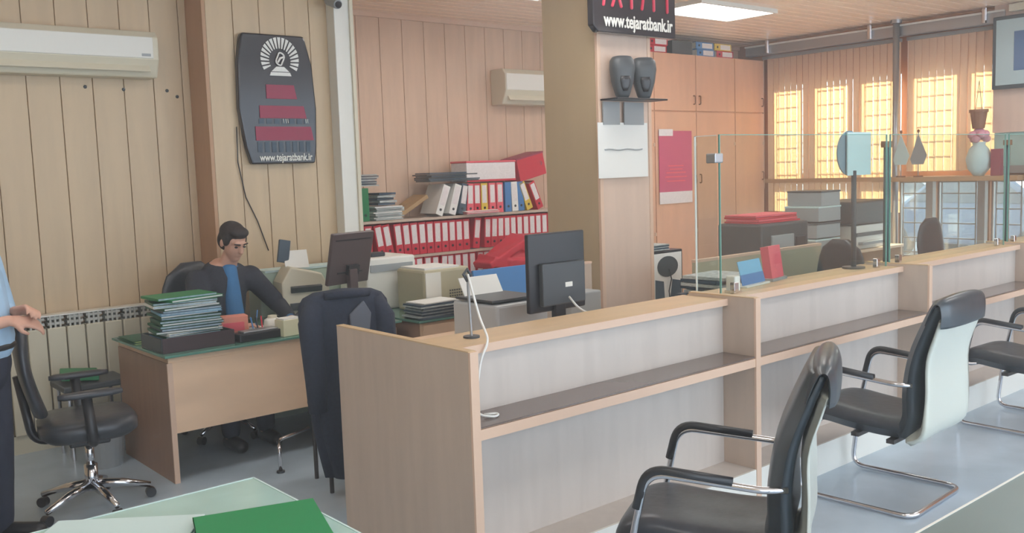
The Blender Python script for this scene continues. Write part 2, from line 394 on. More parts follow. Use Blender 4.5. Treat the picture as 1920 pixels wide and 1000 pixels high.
for s in ([(-.34, .19), (-.29, .42)], [(-.25, .19), (-.2, .30), (-.15, .42)], [(-.16, .19), (-.2, .30), (-.25, .42)], [(-.10, .42), (-.05, .28), (0, .42)], [(-.05, .28), (-.05, .19)],
          [(.06, .19), (.11, .42)], [(.19, .19), (.19, .42)], [(.28, .42), (.36, .42), (.35, .31), (.28, .31)], [(.34, .31), (.34, .19)]): stroke(b, s)
b.build('digits', M['ledred'], t)
t = thing('wall_shelf', 'small dark shelf on the pillar with two grey panels beneath', 'shelf', (5.12, YF, 2.2))
MB().prism([(-.24, 0), (.30, 0), (.30, .012), (-.24, .012)], .17, Matrix.Translation((0, -.17, 0))).build('board', M['black'], t, bevel=.003)
B(-.22, -.05, -.012, 0, -.17, -.005).build('panel', M['grey'], t); B(.0, .21, -.012, 0, -.17, -.005).build('panel', M['grey'], t)
def speaker(x, label, rz):
    t = thing('speaker', label, 'speaker', (x, YF-.09, 2.213), rz); t.scale = (.86, .86, .95)
    rings = []
    for z, w, d, o in ((0, .045, .04, 0), (.03, .06, .055, 0), (.12, .09, .07, 0), (.22, .105, .08, 0), (.28, .10, .075, .005), (.31, .075, .06, .01), (.315, .05, .04, .01)):
        rings.append([Vector((w*math.copysign(abs(math.cos(a))**.7, math.cos(a)), d*math.copysign(abs(math.sin(a))**.7, math.sin(a))+o, z)) for a in [2*PI*k/24 for k in range(24)]])
    MB().loft(rings).build('cabinet', M['dgrey'], t, smooth=True)
    rings = []
    for z, w in ((.05, .02), (.08, .035), (.13, .048), (.16, .04)):
        rings.append([Vector((w*math.cos(a), -.066+.012*math.sin(a)-(z-.05)*.07, z)) for a in [2*PI*k/16 for k in range(16)]])
    MB().loft(rings).build('driver_cone', M['black'], t, smooth=True)
    B(-.02, .02, -.083, -.07, .135, .143).build('badge', M['white'], t)
speaker(5.02, 'black rounded speaker on the left of the pillar shelf', R(-25))
speaker(5.25, 'black rounded speaker on the right of the pillar shelf', R(-35))
t = thing('notice', 'white paper notice with one grey line taped on the pillar', 'notice', (5.11, YF, 1.845))
B(-.265, .265, -.004, 0, -.2, .2).build('sheet', M['paper'], t)
b = MB(); b.tube([(-.2+.04*k, -.006, .005+.004*math.sin(k*1.3)) for k in range(11)], .006, 6); b.build('written_line', M['grey'], t)

# ---------------------------------------------------------------- left wall things
def split_ac(x, y, z, w, h, d, label, m):
    t = thing('air_conditioner', label, 'air conditioner', (x, y, z))
    pr = [(0, 0), (.0, h), (d*.8, h), (d, h*.85), (d, h*.38), (d*.72, 0)]
    M4 = Matrix.Rotation(-PI/2, 4, 'Z') @ Matrix.Translation((0, -w/2, 0))
    MB().prism(pr, w, M4).build('body', m, t, bevel=.012)
    B(-w/2+.01, w/2-.04, -d-.008, -d+.01, h*.4, h*.86).build('front_panel', M['white'], t, bevel=.005)
    MB().cbox((0, -d*.9, h*.22), (w*.9, .012, h*.26), (R(-35), 0, 0)).build('louvre', M['offwhite'], t, bevel=.004)
    B(w/2-.12, w/2-.06, -d-.01, -d, h*.44, h*.5).build('indicator', M['grey'], t)
split_ac(1.75, WL, 2.44, 1.28, .31, .2, 'long white air conditioner high on the left wall', M['offwhite'])
split_ac(6.86, WB, 2.42, 1.0, .37, .25, 'small white air conditioner on the back wall beside the pillar', M['offwhite'])
t = thing('exchange_rate_board', 'curved black glass display board with white emblem and red panels on the left column', 'display board', (3.18, CF-.004, 1.83))
L = [(-.235, 0), (.265, 0), (.285, .12), (.30, .4), (.28, .72), (.235, .9), (.22, .93), (-.255, .93), (-.27, .9), (-.30, .72), (-.31, .4), (-.27, .12)]
MB().prism(L, .06, Matrix.Translation((0, -.06, 0))).build('housing', M['gblack'], t, bevel=.012)
for (x0, x1, z0, z1) in ((-.10, .13, .47, .57), (-.16, .2, .33, .42), (-.2, .25, .17, .27)):
    MB().prism([(x0, z1), (x0, z0), (x1+.01, z0), (x1-.01, z1)], .006, Matrix.Translation((0, -.066, 0))).build('rate_panel', M['dred'], t)
b = MB()
for k in range(-9, 10):
    a = R(90+k*13); rr = .125; p0 = Vector((.02+.085*math.cos(a), -.066, .745+.085*math.sin(a))); p1 = Vector((.02+.15*math.cos(a), -.066, .755+.155*math.sin(a)))
    dv = Vector((-math.sin(a), 0, math.cos(a)))
    vs = []
    for pp, wd in ((p0, .004), (p1, .012)): vs += [pp-dv*wd, pp+dv*wd]
    q = [(v.x, v.z) for v in (vs[0], vs[1], vs[3], vs[2])]
    b.prism(q, .004, Matrix.Translation((0, -.067, 0)))
b.prism([(-.065, .635), (.105, .635), (.095, .66), (-.055, .66)], .004, Matrix.Translation((0, -.067, 0)))
b.prism([(-.05, .665), (.09, .665), (.05, .70), (-.01, .70)], .004, Matrix.Translation((0, -.067, 0)))
b.build('emblem', M['paper'], t)
b = MB(); b.tube([(.02+.035*math.cos(2*PI*k/20)*(.8+.3*math.sin(4*PI*k/20)), -.069, .755+.045*math.sin(2*PI*k/20)) for k in range(20)], .006, 6, closed=True)
b.tube([(.0, -.069, .73), (.02, -.069, .76), (.05, -.069, .77)], .008, 6); b.build('emblem_ring', M['paper'], t)
text('lettering', 'www.tejaratbank.ir', .075, M['white'], t, (.03, -.064, .045), m90, width=.42, bold=.001)
b = MB()
for k in range(7): b.box(-.17+.06*k, -.13+.06*k, -.064, -.059, .29, .325)
b.build('dim_digits', M['slate'], t); b = MB()
for k in range(8): b.box(-.19+.055*k, -.155+.055*k, -.064, -.059, .085, .16)
b.build('dim_digits', M['slate'], t)
b = MB()
for x in (.02, .04, .055, .2, .215): b.tube([(x, -.066, .325), (x+.004, -.066, .295)], .003, 5)
b.build('digits', M['white'], t)
b = MB(); b.tube([(2.86, CF-.02, 2.1), (2.855, CF-.015, 1.85), (2.9, CF-.01, 1.6), (2.98, CF-.01, 1.42), (3.05, CF-.012, 1.2)], .004, 6)
tag(b.build('cable', M['black'], smooth=True), 'thin black cable dangling below the display board', 'cable')
t = thing('pipe_casing', 'tall white boxed pipe casing beside the binder shelves', 'pipe casing', (3.71, CF, 0))
B(-.075, .075, -.12, 0, 0, CZ).build('casing', M['white'], t, bevel=.006)
B(.05, .078, -.14, -.12, 0, CZ).build('edge_strip', M['offwhite'], t)
t = thing('security_camera', 'small grey security camera on the white pipe casing', 'camera', (3.6, CF-.13, 3.0))
MB().cyl((0, -.12, -.02), (0, .02, .03), .035, 16).build('camera_body', M['grey'], t, bevel=.005)
MB().cyl((0, -.13, -.025), (0, -.118, -.02), .025, 16).build('lens', M['black'], t)
MB().cyl((0, 0, .02), (0, .1, .06), .012, 8).build('bracket', M['grey'], t)
# radiator
t = thing('radiator', 'cream sectional radiator under the left wall panelling', 'radiator', (1.7, WL-.02, 0))
b = MB(); x = -1.1
while x < .95:
    b.box(x+.004, x+.116, -.1, 0, .12, .80); x += .12
b.build('sections', M['offwhite'], t, bevel=.008)
b = MB(); x = -1.1
while x < .95:
    for z in (.79, .825, .86): b.box(x+.01, x+.11, -.09, -.01, z-.008, z+.01)
    for q in (.02, .05, .08): b.box(x+q, x+q+.012, -.095, -.005, .79, .875)
    x += .12
b.build('top_grille', mat('radiator_grey', lin(190, 190, 184), .5), t)
B(-1.1, .98, -.1, 0, .875, .885).build('top_rail', M['white'], t)
B(-1.1, .98, -.08, -.02, 0, .12).build('base', M['offwhite'], t)
for i, (x, z) in enumerate(((1.95, 2.38), (2.2, 2.37), (2.5, 2.37), (2.57, 2.33))):
    tag(MB().ell((x, WL-.004, z), (.012, .008, .012)).build('wall_bolt', M['dgrey']), ORD[i]+' small dark bolt from the left below the long air conditioner', 'bolt', 'wall bolts')

# ---------------------------------------------------------------- binder shelves
SY = 7.42
t = thing('wall_shelving', 'light wood wall shelving full of binders between pipe casing and pillar', 'shelves', (5.4, WB, 0))
X0, X1 = -1.05, 1.6
for z in (.62, .95, 1.30): B(X0, X1, SY-WB, -.005, z-.025, z).build('shelf', M['counterside'], t, bevel=.002)
for x in (X0, X1-.02): B(x, x+.02, SY-WB+.02, -.005, 0, 1.275).build('upright', M['counterside'], t)
B(X0+.02, X1-.02, -.015, -.004, 0, 1.27).build('back_board', M['deskside'], t)
COV = {'red': 'red', 'pink': 'pink', 'yellow': 'yellow', 'blue': 'blue', 'green': 'green', 'slate': 'slate', 'white': 'paper'}
PROTO = {}
def make_binder(colour, lab=True):
    k = (colour, lab)
    if k in PROTO:
        return dup(PROTO[k])
    t = thing('binder', 'x', 'binder')
    w, h, d = .082, .305, .27; m = M[COV[colour]]
    MB().box(-w/2, w/2, 0, .004, 0, h).box(-w/2, -w/2+.003, .004, d, 0, h).box(w/2-.003, w/2, .004, d, 0, h).build('cover', m, t)
    B(-w/2+.006, w/2-.006, .02, d-.01, .005, h-.01).build('pages', M['pages'], t)
    if lab: B(-w/2+.012, w/2-.012, -.002, 0, .105, h-.02).build('spine_label', M['label'], t)
    MB().cyl((0, -.004, .055), (0, .001, .055), .013, 14).build('finger_hole', M['black'], t)
    PROTO[k] = t
    return t
def binder(colour, x, y, z, tilt, label, group, rx=0, rz=0, lab=True):
    t = make_binder(colour, lab); t.location = (x, y, z); t.rotation_euler = (rx, tilt, rz)
    t['label'] = label; t['category'] = 'binder'; t['group'] = group
    return t
# middle row
x = 4.46; n = 0
tilts = [0, 0, -9, -9, -5, -4, -3, -2, -1, 0, 0, 0, 0, 0, 7, 3, 3, 2, 1, 0, 0, 0, 0, 0, 0, 0, 0, 0]
gaps = {2: .06, 4: .02, 14: .03, 15: .06}
for i, tl_ in enumerate(tilts):
    x += gaps.get(i, 0)
    a = R(tl_); binder('red', x, SY+.02, .953+abs(math.sin(a))*.036, a, 'red binder with white spine label, %s from the left on the middle shelf' % ORD[i], 'red binders on the middle shelf')
    x += .088/math.cos(a)
    if x > 6.92: break
# lower row
x = 4.75
for i in range(24):
    a = R([0, 0, 3, 0, -2, 0, 0, 4, 0, 0][i % 10])
    binder('red', x, SY+.02, .623+abs(math.sin(a))*.036, a, 'red binder, %s from the left on the lowest visible shelf' % ORD[i], 'red binders on the lower shelf')
    x += .091
    if x > 6.4: break
# upper row
zt = 1.303
for (c, x, a, lb) in (('white', 4.41, 0, 'cream white binder at the left end of the top shelf'), ('green', 4.53, 0, 'green binder near the left end of the top shelf'),
                      ('white', 5.36, 22, 'white binder leaning right, first of the leaning pair on the top shelf'), ('white', 5.52, 18, 'white binder leaning right, second of the leaning pair on the top shelf'),
                      ('slate', 5.64, 12, 'dark slate binder leaning beside the pink binder on the top shelf'),
                      ('pink', 5.75, 2, 'pink binder left of the red and white one on the top shelf'), ('red', 5.84, 1, 'red binder with white label left of the yellow one on the top shelf'),
                      ('yellow', 5.935, 0, 'upright yellow binder on the top shelf'), ('pink', 6.04, 0, 'salmon pink binder right of the upright yellow one'),
                      ('pink', 6.14, 0, 'salmon pink binder left of the tall blue one'), ('blue', 6.25, 0, 'wide blue binder in the middle of the top shelf'),
                      ('white', 6.345, -2, 'grey white binder between two blue binders'), ('blue', 6.43, -3, 'light blue binder left of the leaning yellow one'),
                      ('yellow', 6.55, -22, 'yellow binder leaning left on the top shelf'), ('red', 6.70, -24, 'red and white binder leaning at the right end of the top shelf')):
    binder(c, x, SY+.02, zt+abs(math.sin(R(a)))*.037, R(a), lb, 'coloured binders on the top shelf', lab=(c not in ('blue', 'green')))
def sheaf(name, c, dims, n, m, label, cat, group=None, jit=.02, rz=0, sag=0, th=None, m2=None):
    """a loose stack of sheets in one mesh part per colour"""
    t = thing(name, label, cat, c, rz, group); A = MB(); Bm = MB(); z = 0; th = th or dims[2]/n
    for k in range(n):
        d = (dims[0]*random.uniform(.93, 1), dims[1]*random.uniform(.93, 1), th*.82)
        (A if k % 2 == 0 or not m2 else Bm).cbox((random.uniform(-jit, jit), random.uniform(-jit, jit), z+th/2), d, (0, 0, random.uniform(-jit, jit)*3)); z += th
    A.build('sheets', m, t)
    if m2: Bm.build('inner_sheets', m2, t)
    return t
sheaf('paper_stack', (4.52, SY+.16, 1.625), (.36, .26, .11), 9, M['papergrey'], 'grey paper pile lying on top of the white and green binders', 'papers', jit=.03, m2=M['slate'])
sheaf('paper_stack', (4.80, SY+.15, 1.303), (.32, .25, .13), 10, M['papergrey'], 'grey paper pile lying on the top shelf beside the green binder', 'papers', jit=.02, m2=M['paper'])
t = sheaf('paper_stack', (4.80, SY+.17, 1.44), (.2, .22, .12), 5, M['slate'], 'dark folders slumped on the grey papers of the top shelf', 'papers', jit=.02, m2=M['papergrey'])
o = tag(MB().cbox((5.12, SY+.2, 1.42), (.36, .24, .04), (0, R(-28), 0)).build('cardboard_sheet', M['cardboard'], bevel=.004), 'plain cardboard folder propped against the leaning binders', 'folder')
sheaf('folder_stack', (5.56, SY+.15, 1.64), (.62, .26, .09), 6, M['dgrey'], 'stack of black folders lying across the leaning binders', 'folders', jit=.02, m2=M['slate'])
t = thing('storage_box', 'white cardboard box lying on the coloured binders', 'box', (6.06, SY+.15, 1.625))
B(-.34, .3, -.13, .13, 0, .19).build('box', M['label'], t, bevel=.006); B(-.345, .305, -.135, .135, .19, .21).build('lid', M['pink'], t, bevel=.004)
B(-.34, .3, -.134, -.13, 0, .02).build('red_edge', M['red'], t)
t = thing('storage_box', 'tilted red box file at the right end above the top shelf', 'box', (6.60, SY+.16, 1.75), 0)
t.rotation_euler = (0, R(-12), 0)
B(-.19, .19, -.13, .13, -.11, .12).build('box', M['red'], t, bevel=.006); B(-.195, .195, -.132, .132, .12, .135).build('lid', M['dred'], t)
MB().tube([(.13, -.134, .0), (.13, -.15, .02), (.13, -.134, .04)], .006, 8).build('clasp', M['chrome'], t)
sheaf('paper_stack', (5.86, SY+.02, 1.303), (.42, .14, .035), 5, M['paper'], 'loose white papers lying in front of the pink binders', 'papers', jit=.012, m2=M['pink'])
# red cloth heap and crate in front of the lower shelf
t = thing('crate', 'small brown slatted wooden crate beneath the red bundle', 'crate', (5.98, 7.1, 0))
b = MB()
for k in range(6): b.box(-.26+.09*k, -.2+.09*k, -.15, -.13, .0, .75)
b.box(-.27, .27, -.15, .15, .72, .76).box(-.27, -.25, -.15, .15, 0, .75).box(.25, .27, -.15, .15, 0, .75)
b.build('slats', M['brown'], t); B(-.25, .25, -.12, -.1, .1, .7).build('lining', M['cardboard'], t)
def heap(c, r, m, name, label, cat, seed, n=18):
    random.seed(seed); b = MB()
    for k in range(n):
        a = random.uniform(0, 2*PI); q = random.uniform(0, .7)
        b.ell((c[0]+r[0]*q*math.cos(a), c[1]+r[1]*q*math.sin(a), c[2]+r[2]*random.uniform(.25, .75)*(1-q*.5)), (r[0]*.4, r[1]*.5, r[2]*.3), (random.uniform(-.5, .5), random.uniform(-.6, .2), a), 10)
    return tag(remesh(b.build(name, m, smooth=True), .015, 2), label, cat)
b = MB(); cx_, cy_, cz_ = 5.97, 7.1, .765
for (dx, dz, L_, H_, an) in ((-.06, .17, .62, .07, -24), (.02, .10, .56, .08, -8), (.1, .05, .44, .09, 6), (-.16, .05, .3, .1, 20), (.16, .15, .3, .06, 14), (.0, .22, .34, .04, -30)):
    b.cbox((cx_+dx, cy_+random.uniform(-.03, .03), cz_+dz), (L_, random.uniform(.22, .3), H_), (random.uniform(-.2, .2), R(an), random.uniform(-.15, .15)))
tag(remesh(b.build('cloth_bundle', M['red'], smooth=True), .012, 2), 'crumpled bright red bundle heaped on the crate by the shelves', 'bundle')

# ---------------------------------------------------------------- orange cabinets with things on top
cx = [7.62, 8.40, 9.165, 9.94, 10.56]
for i in range(4):
    a, c = cx[i], cx[i+1]-.004
    t = thing('tall_cabinet', ['orange beech tall cabinet partly hidden behind the pillar', 'orange beech tall cabinet carrying the pink poster', 'orange beech tall cabinet right of the poster', 'orange beech tall cabinet in the corner next to the blinds'][i], 'cabinet', ((a+c)/2, 7.3, 0), 0, 'orange cabinets')
    w = (c-a)/2
    B(-w, w, .02, .48, 0, 3.04).build('body', M['orange'], t)
    for (z0, z1, hz) in ((2.37, 3.035, 2.5), (.1, 2.355, 1.55)):
        d = B(-w+.004, w-.004, 0, .018, z0, z1).build('door', M['orange'], t, bevel=.003)
        sx = w-.05 if i % 2 == 1 else -w+.05
        MB().tube(arc([(sx, -.002, hz-.05), (sx, -.03, hz-.05), (sx, -.03, hz+.05), (sx, -.002, hz+.05)], .015, 3), .007, 8).build('handle', M['brown'], d, smooth=True)
    for q in (.9, 1.95): B(w-.03, w-.006, -.008, 0, q, q+.04).build('hinge_cap', M['edge'], t)
t = thing('poster', 'pink poster with white lines taped on the orange cabinet door', 'poster', (8.75, 7.29, 1.33))
B(-.3, .3, -.004, 0, .07, .8).build('sheet', M['poster'], t)
B(-.3, .3, -.0045, 0, -.06, .08).build('lower_strip', M['label'], t); B(-.3, -.05, -.006, -.003, .74, .82).build('corner_strip', M['label'], t)
b = MB()
for k, (w_, z_) in enumerate(((.14, .38), (.18, .3), (.2, .25), (.17, .2), (.12, .34))): b.box(-w_, w_, -.006, -.004, z_, z_+.014)
b.build('text_lines', M['pink'], t)
# flat binders on the cabinets
i = 0
for (x, z, c, lb) in ((8.48, 3.04, 'red', 'red binder lying flat on the cabinets, lower of the left pair'), (8.5, 3.125, 'red', 'red binder lying flat on the cabinets, upper of the left pair'),
                      (9.38, 3.04, 'blue', 'blue binder lying flat on the cabinets, lower of the two blue ones'), (9.36, 3.125, 'blue', 'blue binder lying flat on the cabinets, upper of the two blue ones'),
                      (9.76, 3.04, 'red', 'red binder lying flat beneath the yellow one on the cabinets'), (9.72, 3.125, 'yellow', 'yellow binder lying flat on top of the cabinets')):
    t = make_binder(c, True); t.location = (x+.16, 7.32, z+.038); t.rotation_euler = (0, R(90), 0); t.scale = (1, 1, 1.1)
    t.location.x = x-.16
    tag(t, lb, 'binder', 'binders lying on the cabinets')
tag(B(8.78, 9.16, 7.34, 7.62, 3.04, 3.2).build('dark_box', M['dgrey'], bevel=.006), 'dark box between the red and blue binders on the cabinets', 'box')

# ---------------------------------------------------------------- the counter, section by section
FY, BY = 2.75, 2.95
SX = [2.13, 3.93, 5.75, 7.55, 9.35]
def counter(a, c, first, label, ws=.95):
    t = thing('counter_unit', label, 'counter', ((a+c)/2, FY, 0), 0, 'bank counter units'); w = (c-a)/2
    ydeep = .99 if first else .42
    B(-w-.035, -w, .008, ydeep, 0, 1.045).build('side_panel', M['counterside'], t)
    B(-w-.037, -w+.002, -.004, .008, 0, 1.047).build('edge_band', M['edge'], t)
    B(-w-.036, -w+.001, .008, ydeep, 1.045, 1.05).build('top_band', M['ledge'] if not first else M['ledge'], t)
    W1 = w-.036
    B(-w, W1, .2, .218, .17, 1.0).build('front_panel', M['counter'], t)
    B(-w, W1, .17, .46, 1.0, 1.03).build('ledge', M['ledge'], t, bevel=.003)
    B(-w, W1, .166, .172, .998, 1.032).build('ledge_edge', M['edge'], t)
    s = B(-w, W1, .012, .2, .715, .745).build('shelf', M['counterside'], t)
    B(-w, W1, 0, .012, .70, .742).build('shelf_edge', M['edge'], s)
    B(-w+.002, W1-.002, .004, .198, .746, .752).build('shelf_glass', M['darkshelf'], s)
    s = B(-w, W1, .012, .2, .14, .17).build('bottom_board', M['counter'], t)
    B(-w, W1, .0, .012, .0, .17).build('plinth', M['white'], s)
    B(-w, W1, .22, ws, .72, .75).build('work_surface', M['desk'], t)
    return t
counter(SX[0], SX[1], True, 'nearest counter unit with the tall end panel facing left')
counter(SX[1], SX[2], False, 'second counter unit with a glass screen behind the first visitor chairs', 1.2)
counter(SX[2], SX[3], False, 'third counter unit behind the middle visitor chair', .72)
counter(SX[3], SX[4], False, 'farthest counter unit at the right edge')
# glass screens
def pane(a, c, label, z1=1.87):
    t = thing('glass_screen', label, 'glass screen', ((a+c)/2, 3.02, 1.03), 0, 'glass screens on the counter'); w = (c-a)/2
    B(-w, w, -.004, .004, .0, z1-1.03).build('pane', M['glass'], t)
    MB().box(-w, w, -.0045, .0045, z1-1.032, z1-1.028).box(-w, -w+.005, -.005, .005, 0, z1-1.03).box(w-.005, w, -.005, .005, 0, z1-1.03).build('polished_edge', M['glassedge'], t)
    for x in (-w+.12, w-.12): B(x-.02, x+.02, -.015, .015, 0, .06).build('clamp', M['chrome'], t, bevel=.004)
pane(3.97, 5.69, 'clear glass screen standing on the second counter unit')
pane(5.73, 7.47, 'clear glass screen standing on the third counter unit')
pane(7.53, 9.3, 'clear glass screen standing on the farthest counter unit')
t = thing('glass_screen', 'narrow side glass screen turned inward at the start of the glazing', 'glass screen', (3.96, 3.1, 1.03))
B(-.004, .004, -.07, .07, 0, .84).build('pane', M['glass'], t); MB().box(-.005, .005, .065, .07, 0, .84).box(-.005, .005, -.07, .07, .836, .84).build('polished_edge', M['paper'], t)
MB().cbox((0, -.06, .72), (.07, .06, .05)).build('corner_clamp', M['steel'], t, bevel=.006)
for x, lb in ((5.80, 'grey metal post at the joint of the first two glass screens'), (7.66, 'grey metal post at the joint of the last two glass screens')):
    t = thing('screen_post', lb, 'post', (x, 3.08, 1.03)); MB().cyl((0, 0, 0), (0, 0, .76), .018, 14).build('tube', M['dgrey'], t, smooth=True)
    B(-.035, .035, -.02, .02, .76, .80).build('cap', M['brown'], t); MB().cyl((0, 0, 0), (0, 0, .012), .04, 18).build('foot', M['dgrey'], t)
t = thing('notice_stand', 'grey stand holding a round plate and white sheet behind the glass', 'sign', (5.47, 3.12, 1.03))
MB().cyl((0, 0, .012), (0, 0, .62), .016, 14).build('pole', M['dgrey'], t, smooth=True); MB().cyl((0, 0, 0), (0, 0, .012), .07, 24).build('foot', M['dgrey'], t)
MB().cyl((-.03, .012, .73), (-.03, .02, .73), .14, 40).build('round_plate', mat('grey_blue_plate', lin(130, 152, 162), .4), t)
B(-.08, .2, -.004, .004, .59, .86).build('sheet', M['mint'], t)

# small things on the ledge, first unit
t = thing('pen_stand', 'slim dark pen stand pole on the counter beside the white cable', 'pen stand', (2.36, 3.08, 1.03))
MB().cyl((0, 0, 0), (0, 0, .008), .035, 18).build('foot', M['dgrey'], t); MB().cyl((0, 0, .008), (-.01, .0, .27), .006, 10).build('pole', M['steel'], t)
MB().tube([(-.01, 0, .24), (-.03, 0, .27), (-.01, 0, .29), (.01, 0, .26)], .007, 8).build('clip', M['dgrey'], t)
b = MB(); b.tube(arc([(2.345, 3.07, 1.3), (2.36, 3.02, 1.12), (2.31, 2.90, 1.045), (2.265, 2.90, .98), (2.24, 2.91, .82), (2.20, 2.86, .768), (2.26, 2.81, .758), (2.30, 2.84, .76), (2.24, 2.86, .763)], .04), .005, 8)
tag(b.build('cord', M['paper'], smooth=True), 'white cord running from the pen stand down onto the first shelf', 'cord')
t = thing('card_holder', 'light blue card holder behind the first glass screen', 'card holder', (4.42, 3.15, 1.03), R(8))
MB().cbox((0, 0, .08), (.26, .004, .13), (R(-15), 0, 0)).build('blue_card', M['signcard'], t)
MB().cbox((0, -.012, .04), (.27, .004, .06), (R(-15), 0, 0)).build('lower_print', M['blue'], t)
B(-.14, .14, -.05, .04, 0, .012).build('base', M['white'], t, bevel=.003)
t = thing('card_holder', 'salmon pink leaflet block behind the blue card', 'leaflets', (4.70, 3.2, 1.03), R(10)); MB().cbox((0, 0, .1), (.16, .05, .2), (R(-8), 0, 0)).build('leaflets', M['pink'], t); MB().cbox((0, 0, .008), (.2, .1, .016)).build('base', M['grey'], t)
t = thing('tape_dispenser', 'small white glass clamp block beside the blue card', 'block', (4.12, 3.05, 1.03)); B(-.025, .025, -.03, .03, 0, .09).build('block', M['white'], t, bevel=.006); B(-.03, .03, -.035, .035, 0, .012).build('base', M['chrome'], t)

# ---------------------------------------------------------------- teller side
def monitor(name, label, loc, rz, w, h, stand=.2, tilt=0, m=None, slim=False):
    t = thing(name, label, 'monitor', loc, rz); m = m or M['black']; z0 = stand
    Rm = Matrix.Translation((0, 0, z0+h/2)) @ Matrix.Rotation(tilt, 4, 'X')
    MB().box(-w/2, w/2, 0, .03, -h/2, h/2, Rm).build('bezel', m, t, bevel=.008)
    MB().box(-w/2+.015, w/2-.015, .03, .032, -h/2+.02, h/2-.015, Rm).build('screen', M['gblack'], t)
    if slim:
        MB().box(-w*.42, w*.42, -.003, .002, h*.36, h*.38, Rm).build('top_groove', M['black'], t)
        MB().box(-w*.3, w*.3, -.004, .001, -h*.28, -h*.25, Rm).box(-w*.1, w*.16, -.03, 0, -h*.3, -h*.12, Rm).build('stand_mount', M['black'], t)
    else: MB().prism([(-w*.34, -h*.42), (w*.42, -h*.42), (w*.42, h*.12), (-w*.34, h*.12)], .035, Rm @ Matrix.Translation((0, -.035, 0))).build('back_housing', M['dgrey'], t, bevel=.008)
    B(-.035, .035, -.02, .02, .015, z0+h*.3).build('neck', m, t, bevel=.005)
    MB().cyl((0, .02, 0), (0, .02, .016), .11, 28).build('base', m, t)
    if not slim: MB().box(.02, .07, -.037, -.034, -h*.2, -h*.14, Rm).build('sticker', M['white'], t)
    return t
monitor('monitor', 'black monitor seen from behind on the nearest counter unit', (3.31, 3.56, .751), 0, .40, .41, .235)
b = MB(); b.tube(arc([(3.33, 3.50, 1.06), (3.34, 3.44, 1.0), (3.42, 3.40, .955), (3.60, 3.38, .965)], .06), .006, 8)
tag(b.build('cable', M['paper'], smooth=True), 'white cable looping below the black monitor', 'cable')
t = thing('printer', 'light grey flat printer behind the counter beside the black monitor', 'printer', (3.08, 3.62+.25, .751))
t.location = (3.3, 4.05, .751)
B(-.17, .2, -.2, .2, 0, .25).build('body', mat('pale_grey_plastic', lin(196, 200, 204), .4), t, bevel=.015); B(-.18, .18, -.22, -.19, .06, .13).build('tray', M['offwhite'], t, bevel=.005)
B(-.17, .17, -.16, .17, .26, .275).build('top_cover', M['dgrey'], t, bevel=.004); MB().cbox((-.0, .15, .32), (.28, .006, .12), (R(-30), 0, 0)).build('paper_sheet', M['paper'], t)
t = thing('side_table', 'low wooden side table behind the counter', 'table', (3.3, 4.25, 0))
B(-.5, .53, -.4, .35, .72, .75).build('tabletop', M['desk'], t)
for sx in (-.47, .5):
    for sy in (-.37, .32): B(sx-.02, sx+.02, sy-.02, sy+.02, 0, .72).build('leg', M['darkmetal'], t)
t = tag(MB().cbox((3.72, 4.5, .94), (.46, .02, .36), (R(-8), 0, 0)).build('blue_board', M['blue'], bevel=.004), 'blue board leaning behind the grey printer', 'board')
t = thing('low_partition', 'low tan partition panel behind the grey printer', 'partition', (4.18, 4.68, 0)); B(-.5, .5, 0, .03, .02, 1.05).build('panel', M['counterside'], t); B(-.5, .5, -.005, .035, 1.05, 1.065).build('cap', M['edge'], t)
for x in (-.42, .42): B(x-.03, x+.03, -.12, .15, 0, .02).build('foot', M['darkmetal'], t)
t = thing('box', 'pale grey box standing right of the black monitor', 'box', (3.99, 4.1, .0)); B(-.13, .13, -.06, .06, .0, .97).build('panel', M['grey'], t, bevel=.01); B(-.14, .14, -.07, .07, 0, .03).build('foot', M['dgrey'], t)
# tower computer etc beyond the pillar
t = thing('computer_tower', 'black computer tower with its white printed side facing out next to the pillar', 'computer', (5.88, 5.0, .601))
B(-.21, .19, 0, .2, 0, .43).build('case', M['black'], t, bevel=.008); B(-.17, .17, -.004, 0, .02, .41).build('rear_plate', M['paper'], t)
MB().prism([(-.01+.13*math.cos(a)*(1 if math.cos(a) > 0 else .95), .3+.085*math.sin(a)) for a in [2*PI*k/24 for k in range(24)]], .006, Matrix.Translation((0, -.009, 0))).build('fan_cover', M['dgrey'], t)
MB().prism([(-.16, .03), (-.05, .03), (-.06, .18), (-.16, .2)], .006, Matrix.Translation((0, -.008, 0))).build('port_plate', M['slate'], t)
MB().prism([(.02, .03), (.16, .03), (.16, .17), (.05, .19)], .006, Matrix.Translation((0, -.008, 0))).build('port_plate', M['slate'], t)
MB().tube([(.0, -.014, .28), (.01, -.03, .2), (-.01, -.02, .1), (0, -.02, .02)], .005, 8).build('plug_lead', M['black'], t)
sheaf('paper_stack', (5.8, 5.1, 1.034), (.26, .17, .05), 5, M['papergrey'], 'crumpled grey papers on top of the computer tower', 'papers', jit=.01, m2=M['slate'])
t = thing('low_cabinet', 'low wooden cabinet carrying the computer tower next to the pillar', 'cabinet', (5.88, 5.18, 0)); B(-.26, .26, -.2, .2, 0, .6).build('body', M['desk'], t, bevel=.004); B(-.24, .24, -.215, -.2, .04, .57).build('door', M['desk'], t, bevel=.003)
sheaf('folder_stack', (4.56, 3.5, .751), (.34, .3, .31), 14, M['slate'], 'stack of dark folders and papers between computer tower and glass', 'folders', jit=.02, m2=M['papergrey'])
t = thing('low_partition', 'long olive tan partition behind the second counter unit', 'partition', (6.12, 4.25, 0)); B(-.82, .82, 0, .03, .02, 1.02).build('panel', M['beige'], t); B(-.82, .82, -.005, .035, 1.02, 1.04).build('cap', M['edge'], t)
for x in (-.72, .72): B(x-.03, x+.03, -.12, .15, 0, .02).build('foot', M['darkmetal'], t)
